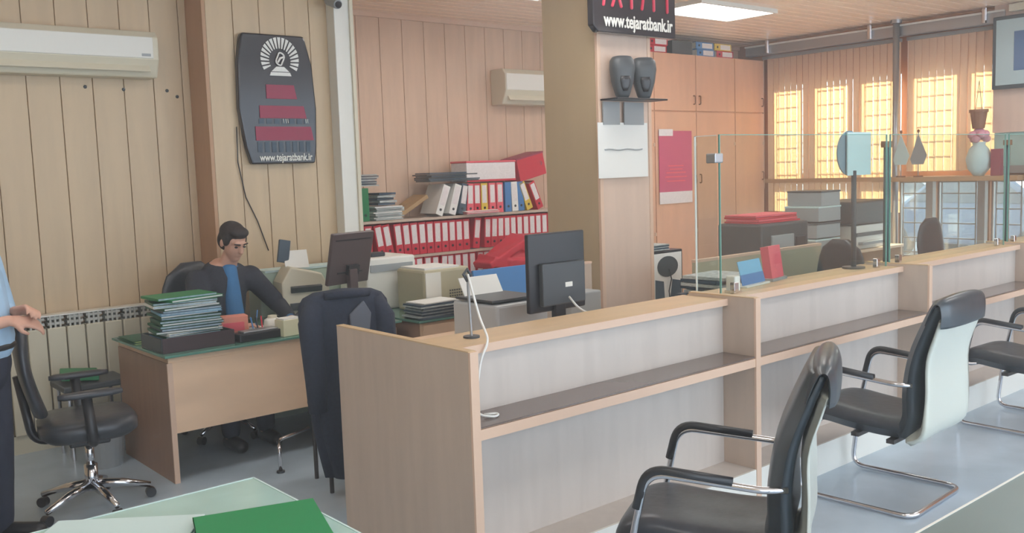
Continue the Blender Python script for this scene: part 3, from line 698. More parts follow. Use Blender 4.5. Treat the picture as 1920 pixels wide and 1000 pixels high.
# back desks
def table(name, label, x0, x1, y0, y1, z=.75, m=None):
    t = thing(name, label, 'desk', ((x0+x1)/2, (y0+y1)/2, 0)); w = (x1-x0)/2; d = (y1-y0)/2; m = m or M['desk']
    B(-w, w, -d, d, z-.03, z).build('tabletop', m, t, bevel=.003)
    for s in (-1, 1): B(*sorted((s*(w-.03), s*w)), -d+.02, d-.02, 0, z-.03).build('side_panel', m, t)
    B(-w+.03, w-.03, d-.05, d-.03, .2, z-.03).build('modesty_panel', m, t)
    return t
table('desk', 'wooden desk under the dark copier behind the glass', 6.2, 7.3, 4.45, 5.05, .78)
t = thing('copier', 'dark copier with grey front panel and red folders behind the glass', 'copier', (6.84, 4.75, .781))
B(-.34, .36, -.22, .22, 0, .43).build('body', M['dgrey'], t, bevel=.02); B(-.2, .12, -.235, -.215, .22, .33).build('front_panel', M['grey'], t, bevel=.005)
B(.16, .3, -.235, -.215, .05, .3).build('side_door', M['black'], t, bevel=.005)
sheaf('folder_stack', (6.84, 4.75, 1.213), (.6, .34, .07), 4, M['red'], 'red folders lying on the dark copier', 'folders', jit=.015, m2=M['pink'])
table('desk', 'long wooden desk under the windows behind the glass', 8.2, 10.2, 5.2, 5.9, .75)
for k, (z, w_, lb) in enumerate(((.751, .46, 'grey archive box at the bottom of the stack behind the glass'), (.92, .45, 'grey archive box second from the bottom behind the glass'), (1.09, .42, 'grey archive box third from the bottom behind the glass'), (1.25, .36, 'grey archive box at the top of the stack behind the glass'))):
    t = thing('archive_box', lb, 'box', (8.78+.02*k, 5.5, z), 0, 'grey archive boxes'); B(-w_/2, w_/2, -.2, .2, 0, .14).build('box', M['grey'], t, bevel=.005); B(-w_/2-.005, w_/2+.005, -.205, .205, .14, .158).build('lid', M['dgrey'] if k % 2 else M['mint'], t, bevel=.003)
t = thing('laser_printer', 'white office printer with dark lid at the right of the archive boxes', 'printer', (9.55, 5.5, .751))
B(-.34, .34, -.25, .25, 0, .26).build('body', M['white'], t, bevel=.01); B(-.4, .4, -.27, .27, .27, .52).build('scanner_lid', M['dgrey'], t, bevel=.02); B(-.3, .3, -.262, -.25, .14, .18).build('slot', M['dgrey'], t)
B(-.25, .25, -.3, -.25, .05, .08).build('tray', M['grey'], t)

def task_chair(label, loc, rz, h=1.12, m=None, seat_z=.48, w=.46):
    t = thing('office_chair', label, 'chair', loc, rz); m = m or M['leather']
    rings = []
    for k in range(9):
        u = k/8; z = seat_z+.1+(h-seat_z-.1)*u; ww = w/2*(.78+.22*math.sin(PI*min(u*1.1, 1)))*(1 if u < .8 else math.sqrt(max(0.12, 1-((u-.8)/.2)**2*.85)))
        yy = -.22-.06*u-.03*math.sin(PI*u)
        rings.append([Vector((ww*math.copysign(abs(math.cos(a))**.6, math.cos(a)), yy+.035*math.sin(a), z)) for a in [2*PI*j/20 for j in range(20)]])
    MB().loft(rings).build('backrest', m, t, smooth=True)
    rings = []
    for z, s in ((seat_z-.05, .85), (seat_z-.02, 1), (seat_z+.03, 1), (seat_z+.055, .9), (seat_z+.06, .5)):
        rings.append([Vector((.25*s*math.copysign(abs(math.cos(a))**.55, math.cos(a)), .24*s*math.copysign(abs(math.sin(a))**.55, math.sin(a)), z)) for a in [2*PI*j/24 for j in range(24)]])
    MB().loft(rings).build('seat', m, t, smooth=True)
    MB().tube(arc([(0, .02, seat_z-.05), (0, -.26, seat_z-.06), (0, -.31, seat_z+.3)], .08), .022, 8).build('back_bracket', M['black'], t, smooth=True)
    MB().cbox((.0, 0, seat_z-.075), (.18, .2, .05)).build('tilt_mechanism', M['black'], t, bevel=.01)
    c = MB().cyl((0, 0, .22), (0, 0, seat_z-.09), .022, 16).build('gas_lift', M['chrome'], t, smooth=True)
    MB().cyl((0, 0, .1), (0, 0, .24), .034, 16).build('lift_sleeve', M['chrome'], t, smooth=True)
    for k in range(5):
        a = 2*PI*k/5+.3; d = Vector((math.cos(a), math.sin(a), 0))
        l = MB().tube([d*.02+Vector((0, 0, .13)), d*.15+Vector((0, 0, .11)), d*.29+Vector((0, 0, .07))], [.026, .022, .015], 10).build('base_leg', M['chrome'], t, smooth=True)
        MB().cyl(d*.29+Vector((-d.y*.02, d.x*.02, .028)), d*.29+Vector((d.y*.02, -d.x*.02, .028)), .027, 14).build('caster', M['black'], l)
    for s in (-1, 1):
        a = MB().tube(arc([(s*.17, 0, seat_z-.05), (s*.29, 0, seat_z-.04), (s*.285, -.02, seat_z+.2)], .05), [.02]*8+[.03]*1+[.03]*0 if False else .026, 10).build('arm_support', M['black'], t, smooth=True)
        rr = []
        for y_, w_, hh in ((-.15, .022, .012), (-.12, .032, .018), (0, .04, .02), (.1, .036, .018), (.15, .026, .012)):
            rr.append([Vector((s*.285+w_*math.cos(q), y_, seat_z+.21+hh*math.sin(q)+.004)) for q in [2*PI*j/12 for j in range(12)]])
        MB().loft(rr).build('armrest', M['leather'], t, smooth=True)
    return t
task_chair('black swivel chair with chrome star base at the left beside the standing person', (1.39, 5.2, 0), R(-100), 1.06, seat_z=.46)
task_chair('black office chair with high back behind the seated man', (2.52, 6.15-.08, 0), R(195), 1.17, seat_z=.45, w=.52)
task_chair('black chair with arched back behind the second glass screen', (9.1, 4.1, 0), R(175), 1.12)
task_chair('black chair seen edge-on behind the first glass screen', (6.2, 3.85, 0), R(80), 1.12)
t = thing('chair', 'dark chair under the navy jacket behind the counter end panel', 'chair', (2.60, 4.64, 0), R(-12))
B(-.17, .17, -.2, .1, .43, .47).build('seat', M['leather'], t, bevel=.015)
MB().box(-.19, .19, -.225, -.2, .62, 1.02).build('backrest', M['leather'], t, bevel=.01)
for sx in (-.14, .16):
    MB().cyl((sx, -.21, 0), (sx, -.21, 1.0), .012, 10).build('leg', M['darkmetal'], t); MB().cyl((sx, .08, 0), (sx, .08, .43), .012, 10).build('leg', M['darkmetal'], t)

# ---------------------------------------------------------------- main desk at left
DX0, DX1, DY0, DY1 = 1.83, 3.42, 5.22, 6.15
t = thing('office_desk', 'large wooden desk with green-edged glass top where the man sits', 'desk', ((DX0+DX1)/2, (DY0+DY1)/2, 0))
w = (DX1-DX0)/2; d = (DY1-DY0)/2
B(-w, w, -d, d, .735, .75).build('glass_top', M['deskglass'], t, bevel=.003)
B(-w+.03, w-.03, -d+.04, d-.03, .70, .732).build('tabletop', M['desk'], t)
b = MB(); b.box(-w+.02, -w+.05, -d+.04, d-.05, 0, .70); b.build('side_panel', M['deskside'], t)
B(w-.05, w-.02, -d+.04, d-.05, 0, .70).build('side_panel', M['deskside'], t)
B(-w+.02, -w+.05, -d+.03, -d+.042, 0, .70).build('edge_band', M['edge'], t)
B(-w+.05, w-.05, -d+.035, -d+.055, .29, .70).build('modesty_panel', M['desk'], t)
B(-w+.2, w-.1, d-.3, d-.2, .13, .2).build('footrest', M['dgrey'], t)
t = thing('foot_rail', 'small chrome leg standing on the floor beneath the desk front', 'leg', (2.38, 5.0, 0))
MB().tube(arc([(0, 0, 0), (0, 0, .15), (.05, .12, .16), (.3, .2, .17)], .04), .011, 10).build('tube', M['chrome'], t, smooth=True); MB().cyl((0, 0, 0), (0, 0, .012), .024, 16).build('foot', M['dgrey'], t)
t = thing('return_desk', 'side desk with drawers at right of the man, carrying printers', 'desk', (3.77, 5.6, 0))
B(-.31, .31, -.52, .53, .735, .75).build('glass_top', M['deskglass'], t, bevel=.002)
B(-.28, .28, -.48, .51, .0, .733).build('body', M['deskside'], t)
B(-.28, .28, -.5, -.48, .02, .73).build('front_panel', M['desk'], t, bevel=.003)
for k in range(3):
    dr = B(-.27, .27, -.513, -.5, .05+.225*k, .265+.225*k).build('drawer', M['desk'], t, bevel=.003)
    B(.19, .23, -.53, -.513, .2+.225*k, .22+.225*k).build('handle', M['chrome'], dr)
ZD = .751
# tray with folders
t = thing('document_tray', 'dark brown tray under the pile of folders on the desk corner', 'tray', (2.06, 5.46, ZD), R(1))
MB().box(-.22, .22, -.16, .16, 0, .01).box(-.22, .22, -.16, -.15, .01, .085).box(-.22, .22, .15, .16, .01, .085).box(-.22, -.21, -.15, .15, .01, .085).box(.21, .22, -.15, .15, .01, .085).build('tray', M['dgrey'], t, bevel=.003)
B(-.215, .215, -.165, -.16, .0, .087).build('front_face', mat('brown_tray_face', lin(74, 60, 62), .4), t)
z = ZD+.012; fol = ['dark green', 'pale blue', 'green', 'grey blue', 'white', 'dark green', 'pale blue', 'green']
mm = {'dark green': 'dgreen', 'pale blue': 'signcard', 'green': 'green', 'grey blue': 'slate', 'white': 'paper'}
random.seed(11)
pgm = mat('folder_sheets', lin(176, 196, 206), .6, noise=.15, scale=40)
for k in range(20):
    c = random.choice(list(mm)) if 2 < k < 18 else ('white' if k < 3 else 'green')
    t = thing('folder', '%s folder, %s from the bottom of the pile in the dark tray' % (c, ORD[k]), 'folder', (2.055+random.uniform(-.028, .02), 5.475+random.uniform(-.015, .015), z), R(1+random.uniform(-10, 10)), 'folders piled on the desk corner')
    L_ = random.uniform(.34, .375) if k > 4 else .33
    MB().box(-L_/2, L_/2, -.125, .125, 0, .002).box(-L_/2, L_/2, -.125, .125, .0125, .0145).box(-L_/2, -L_/2+.002, -.125, .125, .002, .0125).build('cover', M[mm[c]], t)
    B(-L_/2+.006, L_/2-.004, -.12, .12, .003, .0118).build('sheets', pgm if k % 3 else M['paper'], t)
    z += .0149
sheaf('paper_stack', (1.93, 5.9, ZD), (.18, .3, .02), 4, M['lime'], 'pale lime papers on the left edge of the desk', 'papers', jit=.01, m2=M['dgreen'])
t = thing('tissue_box', 'orange pink card box beside the folder pile', 'box', (2.38, 5.56, ZD), R(-12)); t.scale = (1.3, 1.2, 1.3); B(-.07, .07, -.04, .04, 0, .1).build('box', mat('salmon_card', lin(228, 146, 124), .5), t, bevel=.004); B(-.05, .05, -.042, -.04, .03, .07).build('print', M['ledred'] if False else M['pink'], t)
t = thing('desk_organizer', 'black and silver desk organizer in front of the man', 'organizer', (2.46, 5.34, ZD), R(3))
B(-.16, .16, -.055, .055, 0, .05).build('base', M['black'], t, bevel=.006); B(-.13, .1, -.05, .03, .05, .062).build('silver_top', M['steel'], t, bevel=.003)
for k in range(3): MB().cyl((-.02+.03*k, .04, .05), (-.03+.035*k, .05, .13), .005, 8).build('pen', [M['blue'], M['black'], M['red']][k], t)
t = thing('note_cube', 'cream note paper cube at the front edge of the desk', 'note block', (2.64, 5.31, ZD), R(6)); t.scale = (1.15, 1.1, 1.2); B(-.06, .06, -.045, .045, 0, .085).build('holder', mat('cream_card', lin(222, 218, 186), .5), t, bevel=.003); B(-.053, .053, -.04, .04, .085, .092).build('notes', M['paper'], t)
t = thing('tape_roll', 'white roll dispenser behind the note cube', 'dispenser', (2.60, 5.45, ZD)); MB().lathe([(.05, 0), (.06, .03), (.05, .09), (.03, .1)]).build('body', M['white'], t, smooth=True); MB().lathe([(.03, .1), (.028, .115), (.01, .118)]).build('cap', M['offwhite'], t)
sheaf('paper_stack', (2.62, 5.68, ZD), (.22, .16, .008), 3, M['paper'], 'white papers under the writing hand of the man', 'papers', jit=.006)
t = thing('telephone', 'black desk telephone right of the note cube', 'telephone', (2.83, 5.42, ZD), R(-15))
MB().prism([(-.1, 0), (.1, 0), (.1, .09), (-.1, .035)], .17, Matrix.Translation((0, -.08, 0))).build('base', M['black'], t, bevel=.006)
MB().tube(arc([(-.11, -.1, .05), (-.09, -.1, .11), (.09, -.1, .15), (.13, -.1, .08)], .03), .02, 10).build('handset', M['black'], t, smooth=True)
b = MB()
for i in range(4):
    for j in range(3): b.cbox((-.03+.03*i, -.01+.028*j, .066+.008*i), (.016, .016, .012))
b.build('keys', M['grey'], t)
t = thing('cable_tangle', 'tangled dark cables between telephone and the monitor', 'cables', (3.02, 5.40, ZD)); b = MB()
for k in range(7):
    b.tube([(random.uniform(-.09, .09)+.12*math.sin(j*1.1+k), random.uniform(-.05, .05), .012+abs(.12*math.sin(j*.8+k))) for j in range(7)], .006, 6)
b.build('leads', M['black'], t, smooth=True)
# monitor seen from behind, tilted
t = monitor('monitor', 'brown black monitor seen from behind on the desk of the seated man', (3.22, 5.5, ZD), R(12), .37, .36, .24, R(14), mat('brown_black_plastic', lin(88, 74, 74), .35), True)
t = thing('cheque_scanner', 'white cheque scanner with paper in its feeder behind the monitor', 'scanner', (3.1, 6.0, ZD), R(-10))
MB().prism([(-.17, 0), (.17, 0), (.17, .2), (.12, .3), (-.1, .36), (-.17, .25)], .22, Matrix.Translation((0, -.1, 0))).build('body', M['offwhite'], t, bevel=.012)
MB().cbox((.0, -.105, .2), (.22, .03, .04), (R(20), 0, 0)).build('slot', M['dgrey'], t); MB().cbox((.0, -.11, .08), (.24, .03, .05)).build('exit_slot', M['dgrey'], t)
MB().cbox((-.02, .03, .40), (.17, .008, .13), (R(-20), 0, 0)).build('paper', M['paper'], t); MB().cbox((-.1, .05, .46), (.08, .03, .16), (R(-10), R(12), 0)).build('paper_support', M['slate'], t, bevel=.004)
t = thing('receipt_printer', 'pale green flatbed machine against the column behind the scanner', 'printer', (3.2, 6.26, 0)); B(-.34, .4, -.1, .1, .0, 1.06).build('body', mat('pale_green_plastic', lin(196, 212, 194), .4), t, bevel=.012); B(-.3, .36, -.11, .09, 1.06, 1.075).build('lid', M['mint'], t)
t = thing('laser_printer', 'tall white printer on the side desk', 'printer', (3.70, 5.93, ZD)); B(-.22, .2, -.19, .2, 0, .38).build('body', M['white'], t, bevel=.015); B(-.19, .17, -.2, -.188, .28, .33).build('output_slot', M['grey'], t); MB().cbox((-.06, -.05, .395), (.12, .1, .03)).build('handle', M['black'], t, bevel=.006)
t = thing('computer_case', 'beige computer with round vent holes on the side desk', 'computer', (3.89, 5.50, ZD))
B(-.2, .2, -.17, .18, 0, .3).build('case', M['beige'], t, bevel=.02); b = MB()
for i in range(8):
    for j in range(6): b.cbox((.02+.02*i, -.171, .04+.02*j), (.011, .004, .011))
b.build('vent_holes', M['dgrey'], t); B(-.19, -.06, -.174, -.168, .03, .28).build('front_plate', M['white'], t); B(-.18, .12, -.15, .15, .3, .312).build('top_papers', M['paper'], t)
sheaf('folder_stack', (3.66, 5.2, ZD), (.34, .22, .1), 9, M['slate'], 'low stack of dark folders topped by white paper on the side desk', 'folders', jit=.012, m2=M['papergrey'])
tag(MB().cbox((3.66, 5.2, .857), (.3, .2, .008), (0, 0, R(4))).build('paper_sheet', M['paper']), 'white sheet on top of the dark folders on the side desk', 'paper')
# waste bin and green folder by the radiator
t = thing('waste_bin', 'grey waste bin with black liner between swivel chair and desk', 'bin', (1.68, 5.95, 0)); MB().lathe([(.1, 0), (.13, .3), (.14, .3), (.14, .32), (.12, .32)]).build('bucket', M['grey'], t, smooth=False)
MB().lathe([(.142, .25), (.15, .29), (.146, .335), (.11, .34), (.1, .31)]).build('liner', M['black'], t, smooth=True)
t = thing('stool', 'low dark stool with a green folder in front of the radiator', 'stool', (1.72, 6.3, 0)); B(-.2, .2, -.16, .16, .44, .48).build('seat', M['dgrey'], t, bevel=.01)
for sx in (-.16, .16):
    for sy in (-.12, .12): MB().cyl((sx, sy, 0), (sx, sy, .44), .012, 10).build('leg', M['chrome'], t)
t = tag(MB().cbox((1.66, 6.3, .52), (.22, .2, .05), (0, R(6), R(-12))).build('folder', M['green'], bevel=.006), 'green folder lying on the low stool by the radiator', 'folder')

# jacket over the chair behind the counter
t = thing('jacket', 'dark navy jacket draped over the chair behind the counter end panel', 'jacket', (2.50, 4.38, 0), R(-12))
rings = []; NN = 56
for k in range(17):
    u = k/16; z = 1.12-.84*u
    wv = [.04, .16, .215, .24, .245, .24, .24, .235, .235, .23, .23, .225, .225, .22, .21, .20, .19][k]; dv = [.03, .065, .085, .10, .11, .115, .12, .12, .12, .12, .12, .12, .115, .11, .11, .105, .10][k]
    zz = [1.125, 1.115, 1.09, 1.05, 1.0][k] if k < 5 else 1.0-(k-4)*.074
    ring = []
    for j in range(NN):
        a = 2*PI*j/NN; f = 1+(.015+.07*u)*math.sin(a*7+1.2*math.sin(u*4))+.03*u*math.sin(a*13+u*5)
        ring.append(Vector((wv*math.cos(a)*f+.06*u*u, dv*math.sin(a)*f, zz)))
    rings.append(ring)
MB().loft(rings).build('body', M['navy'], t, smooth=True)
for s in (-1, 1):
    pts = [(s*.16, -.02, 1.05), (s*.20, -.06, .96), (s*.20, -.08, .82), (s*.195, -.085, .66), (s*.19, -.08, .50)]
    MB().tube(pts, [.06, .065, .06, .055, .05], 16).build('sleeve', M['navy'], t, smooth=True)
MB().prism([(.01, .70), (.07, .72), (.11, 1.0), (.07, 1.07), (-.01, 1.0)], .02, Matrix.Translation((0, -.135, 0))).build('lining', mat('grey_lining', lin(96, 100, 112), .6), t, bevel=.006)
MB().tube(arc([(-.12, -.06, 1.1), (0, -.11, 1.11), (.12, -.06, 1.1)], .06), .022, 10).build('collar', M['navy'], t, smooth=True)

# ---------------------------------------------------------------- visitor chairs
def slab(b, prof, wf, th, nx=14, curve=.03):
    """prof: list of (y, z); a padded sheet of width wf(u) with thickness th(u), curved across"""
    P = [Vector((0, p[0], p[1])) for p in prof]; n = len(P); rings = []
    for i, p in enumerate(P):
        d = (P[min(i+1, n-1)]-P[max(i-1, 0)]).normalized(); nrm = Vector((0, -d.z, d.y)); u = i/(n-1); w = wf(u); t = th(u); ring = []
        for k in range(nx+1):
            s = -1+2*k/nx; e = math.sqrt(max(0, 1-abs(s)**6)); ring.append(Vector((s*w, 0, 0))+p+nrm*(t/2*e+curve*(1-s*s)))
        for k in range(nx+1):
            s = 1-2*k/nx; e = math.sqrt(max(0, 1-abs(s)**6)); ring.append(Vector((s*w*.999, 0, 0))+p+nrm*(-t/2*e+curve*(1-s*s)))
        rings.append(ring)
    b.loft(rings); return b
def bez(pts, n=18):
    out = []
    for i in range(len(pts)-1):
        p0 = pts[max(i-1, 0)]; p1 = pts[i]; p2 = pts[i+1]; p3 = pts[min(i+2, len(pts)-1)]
        for k in range(n//(len(pts)-1)+1):
            t = k/(n//(len(pts)-1)+1)
            out.append(tuple(.5*((2*p1[j])+(-p0[j]+p2[j])*t+(2*p0[j]-5*p1[j]+4*p2[j]-p3[j])*t*t+(-p0[j]+3*p1[j]-3*p2[j]+p3[j])*t**3) for j in (0, 1)))
    return out+[pts[-1]]
def visitor_chair(label, loc, rz):
    t = thing('visitor_chair', label, 'chair', loc, rz, 'visitor chairs in front of the counter')
    back = bez([(-.215, .385), (-.25, .48), (-.25, .62), (-.275, .78), (-.33, .93), (-.375, 1.03)])
    slab(MB(), back, lambda u: .255+.012*math.sin(PI*u), lambda u: .10-.035*u, curve=-.015).build('backrest', M['leatherb'], t, smooth=True)
    shell = bez([(-.24, .365), (-.32, .42), (-.335, .58), (-.335, .76), (-.375, .90), (-.395, .96)])
    slab(MB(), shell, lambda u: .25+.012*u+.02*math.exp(-((u-.25)/.15)**2), lambda u: .03 if u > .35 else .03+.05*(1-u/.35), curve=-.015).build('back_shell', M['shell'], t, smooth=True)
    roll = [(-.33, .94), (-.352, 1.0), (-.375, 1.04), (-.398, 1.035), (-.406, .99), (-.402, .93)]
    slab(MB(), bez(roll, 15), lambda u: .264, lambda u: .03, curve=-.014).build('headrest_roll', M['leatherb'], t, smooth=True)
    seat = bez([(-.24, .415), (-.1, .41), (.06, .42), (.2, .435), (.27, .42), (.285, .385)])
    slab(MB(), seat, lambda u: .245, lambda u: .11, curve=-.0).build('seat', M['leather'], t, smooth=True)
    path = []
    X = .29
    half = [(-.25, -.27, .645), (-X, -.20, .65), (-X, .19, .68), (-X, .26, .36), (-X, .30, .016), (-X, -.29, .016)]
    pts = half+[(-p[0], p[1], p[2]) for p in half[::-1]]
    MB().tube(arc(pts, .075, 7), .0125, 12).build('frame', M['chrome'], t, smooth=True)
    for s in (-1, 1):
        pp = arc([(s*X, -.10, .67), (s*X, .19, .696), (s*X, .226, .55)], .08, 7)
        MB().tube(pp, .017, 12).build('armrest', M['black'], t, smooth=True)
    MB().tube([(-X, .315, .37), (X, .315, .37)] if False else [(-X, .1, .37), (X, .1, .37)], .01, 10)
    b = MB(); b.box(-.24, .24, .0, .04, .345, .365).box(-.24, .24, -.18, -.14, .34, .36); b.build('under_frame', M['darkmetal'], t)
    MB().tube([(-X, .255, .40), (-.235, .2, .40)], .01, 8).tube([(X, .255, .40), (.235, .2, .40)], .01, 8).build('seat_bracket', M['chrome'], t)
    return t
visitor_chair('black leather visitor chair nearest the camera, seen from the side', (2.68, 2.07, 0), R(29))
visitor_chair('visitor chair in the middle with pale grey back shell', (4.46, 2.39, 0), R(3))
visitor_chair('visitor chair farthest right, cut by the photo edge', (6.25, 2.38, 0), R(-2))

# ---------------------------------------------------------------- near glass tables
def gtable(label, x0, x1, y0, y1, m, edge):
    t = thing('glass_table', label, 'table', ((x0+x1)/2, (y0+y1)/2, 0), 0); w = (x1-x0)/2; d = (y1-y0)/2
    B(-w+.004, w-.004, -d+.004, d-.004, .738, .75).build('glass_top', m, t, bevel=.002)
    b = MB(); b.box(-w, w, d-.006, d, .736, .752).box(-w, w, -d, -d+.006, .736, .752).box(-w, -w+.006, -d, d, .736, .752).box(w-.006, w, -d, d, .736, .752); b.build('glass_edge', edge, t)
    for sx in (-1, 1):
        for sy in (-1, 1): MB().cyl((sx*(w-.1), sy*(d-.1), 0), (sx*(w-.1), sy*(d-.1), .736), .025, 16).build('leg', M['steel'], t, smooth=True)
    B(-w+.1, w-.1, -d+.1, d-.1, .70, .735).build('under_board', M['counter'], t)
gtable('pale green glass table in the lower left foreground', -.35, 1.256, 1.6, 2.84, M['tableglass'], M['mint'])
gtable('teal glass table with bright rim in the lower right corner', 2.1, 3.6, .25, 1.13, M['tealglass'], M['white'])
ZT = .753
def sheet(name, c, d, rz, m, label, z, cat='paper', th=.004):
    return tag(MB().cbox((c[0], c[1], z+th/2), (d[0], d[1], th), (0, 0, R(rz))).build(name, m), label, cat)
sheet('paper_sheet', (.74, 2.62, 0), (.42, .30, 0), -38, M['mint'], 'large pale mint paper on the left glass table', ZT)
sheet('paper_sheet', (.62, 2.36, 0), (.5, .34, 0), -20, mat('bluish_paper', lin(186, 212, 218), .6), 'bluish paper beneath the mint sheet on the left glass table', ZT+.005)
t = thing('folder', 'bright green folder at the bottom edge on the left glass table', 'folder', (1.03, 2.28, ZT+.011), R(-18))
MB().box(-.17, .17, -.24, .24, 0, .002).box(-.17, .17, -.24, .24, .008, .01).box(-.17, -.168, -.24, .24, 0, .01).build('cover', mat('vivid_green_card', lin(22, 142, 84), .45), t); B(-.165, .16, -.235, .235, .002, .008).build('sheets', M['paper'], t)

# ---------------------------------------------------------------- window side decor
def pennant(y, label, m, x=10.27):
    t = thing('pennant', label, 'pennant', (x, y, 1.5))
    MB().cyl((0, 0, 0), (0, 0, .5), .006, 8).build('stand', M['steel'], t); MB().cyl((0, 0, 0), (0, 0, .015), .05, 20).build('foot', M['brown'], t)
    MB().prism([(0, .48), (.09, .2), (.07, .14), (-.06, .14), (-.1, .24)], .006, Matrix.Rotation(R(90), 4, 'Z')).build('flag', m, t)
    MB().ell((0, 0, .51), (.015, .015, .02)).build('finial', M['brown'], t)
struct(B(10.2, WR-.36, 4.0, 5.6, 1.45, 1.50).build('trim_16', M['sill']))
pennant(5.28, 'pale blue pennant on a small stand at the window ledge, left of the grey one', M['mint'])
pennant(5.08, 'grey pennant on a small stand at the window ledge', M['grey'])
t = thing('flower_vase', 'pink flowers in a pale round vase at the window ledge', 'flowers', (10.27, 4.42, 1.5))
MB().lathe([(.05, 0), (.11, .08), (.13, .18), (.1, .28), (.06, .33), (.07, .36)]).build('vase', M['mint'], t, smooth=True); b = MB(); random.seed(5)
for k in range(10): a = 2*PI*k/10; b.ell((.07*math.cos(a), .07*math.sin(a), .42+.03*math.sin(k*2.2)), (.045, .045, .04), n=8)
b.ell((0, 0, .46), (.06, .06, .05)); b.build('blooms', M['pinkflower'], t, smooth=True)
tag(B(10.22, 10.30, 4.18, 4.28, 1.5, 1.78).build('box', M['dred'], bevel=.005), 'small maroon box beside the flower vase', 'box')

# ---------------------------------------------------------------- people
def hand(b, wrist, d, palm_n, curl=.6, scale=1.0, side=1):
    """palm, four curled fingers and a side thumb; d = forward, palm_n = palm normal"""
    d = Vector(d).normalized(); n = Vector(palm_n).normalized(); s = d.cross(n).normalized()*side; w = Vector(wrist)
    pc = w+d*.05*scale
    for q in (-.026, -.009, .009, .026): b.cap(w+d*.01+s*q*.8*scale, w+d*.085*scale+s*q*scale, .0125*scale, .0115*scale, 10)
    for i, (q, L_) in enumerate(((-.029, .062), (-.010, .072), (.010, .068), (.028, .052))):
        p0 = w+d*.088*scale+s*q*scale; ang = curl*(.55+.08*i); p = p0; seg = L_*scale/2.2
        for j in range(3):
            ang += curl*(.0 if j == 0 else .62); dd = d*math.cos(ang)+n*math.sin(ang); p2 = p+dd*seg*(1, .75, .6)[j]
            b.cap(p, p2, (.0092-.0008*j)*scale, (.0088-.001*j)*scale, 8); p = p2
    t0 = w+d*.03*scale-s*.03*scale; t1 = t0+(d*.6-s*.55+n*.45).normalized()*.036*scale; t2 = t1+(d*.8+n*.5+s*.1).normalized()*.028*scale
    b.cap(t0, t1, .013*scale, .0105*scale, 8); b.cap(t1, t2, .0105*scale, .0085*scale, 8)
def headshape(b, c, f, upv, s=1.0):
    """skull, jaw, nose, brow, ears; f = facing"""
    f = Vector(f).normalized(); u = Vector(upv).normalized(); u = (u-f*u.dot(f)).normalized(); r = f.cross(u)
    m = Matrix((( r.x, f.x, u.x, c[0]), (r.y, f.y, u.y, c[1]), (r.z, f.z, u.z, c[2]), (0, 0, 0, 1)))
    rot = m.to_euler()
    P = lambda x, y, z: m @ Vector((x*s, y*s, z*s))
    b.ell(P(0, -.012, .03), (.076*s, .094*s, .085*s), rot); b.ell(P(0, .025, -.03), (.06*s, .07*s, .082*s), rot); b.ell(P(0, .045, -.085), (.038*s, .042*s, .032*s), rot)
    b.cap(P(0, .088, .02), P(0, .108, -.022), .009*s, .014*s, 8); b.ell(P(0, .085, -.056), (.024*s, .012*s, .008*s), rot)
    b.ell(P(0, .082, .03), (.05*s, .014*s, .012*s), rot)
    for q in (-1, 1): b.ell(P(q*.076, -.012, -.005), (.012*s, .02*s, .032*s), rot, 10)
    return P, rot
def eyes(P, rot, t, s=1.0):
    b = MB()
    for q in (-1, 1): b.ell(P(q*.031, .083, .006), (.012*s, .009*s, .0065*s), rot, 10)
    b.build('eyes', M['gblack'], t, smooth=True)
    b = MB()
    for q in (-1, 1): b.cap(P(q*.016, .097, .03), P(q*.048, .086, .031), .005*s, .004*s, 8)
    b.build('eyebrows', M['hair'], t, smooth=True)

# seated man (written in world coordinates, origin Empty at the seat)
def rel(t, o): o.parent = t; o.location = -t.location; return o
t = thing('person', 'seated person in dark suit and blue shirt, leaning over the desk and writing', 'person', (2.5, 6.05, 0))
hc = Vector((2.57, 5.90, 1.315)); b = MB()
face = Vector((.15, -.85, -.42))
P, rot = headshape(b, hc, face, (0, 0, 1))
b.cap(hc+Vector((0, .03, -.07)), (2.55, 6.0, 1.13), .055, .062)
b.cap((2.54, 6.04, 1.08), (2.51, 6.09, .62), .13, .13); b.cap((2.40, 6.04, 1.06), (2.68, 6.02, 1.06), .065, .065)
LW_, RW_ = Vector((2.50, 5.66, .79)), Vector((2.93, 5.80, .80))
rsh, lsh = Vector((2.36, 6.03, 1.07)), Vector((2.72, 6.0, 1.07)); rel_, lel = Vector((2.27, 5.84, .85)), Vector((2.90, 5.98, .86))
LW_ = Vector((2.50, 5.70, .79)); RW_ = Vector((2.86, 5.72, .79))
for sh, el, wr in ((rsh, rel_, LW_), (lsh, lel, RW_)):
    b.cap(sh, el, .05, .042); b.cap(el, wr, .04, .026)
hand(b, LW_, (.75, -.6, -.05), (0, 0, -1), .7, 1.0, 1); hand(b, RW_, (-.2, -1, -.03), (0, 0, -1), .35, 1.0, -1)
for s in (-1, 1):
    b.cap((2.51+s*.1, 6.1, .54), (2.5+s*.12, 5.72, .53), .085, .062); b.cap((2.5+s*.12, 5.72, .53), (2.5+s*.12, 5.68, .08), .055, .04); b.cap((2.5+s*.12, 5.7, .05), (2.5+s*.12, 5.56, .045), .04, .035)
rel(t, remesh(b.build('body', M['skin'], smooth=True), .007, 3))
b = MB(); b.cap((2.54, 6.05, 1.04), (2.51, 6.10, .64), .165, .165); b.cap((2.38, 6.04, 1.055), (2.70, 6.01, 1.055), .085, .085); b.cap((2.45, 6.03, 1.11), (2.63, 6.02, 1.11), .06, .06)
for sh, el, wr in ((rsh, rel_, LW_), (lsh, lel, RW_)):
    b.cap(sh, el, .075, .062); b.cap(el, el+(wr-el)*.86, .06, .045)
j = rel(t, remesh(b.build('jacket', M['suit'], smooth=True), .01, 4))
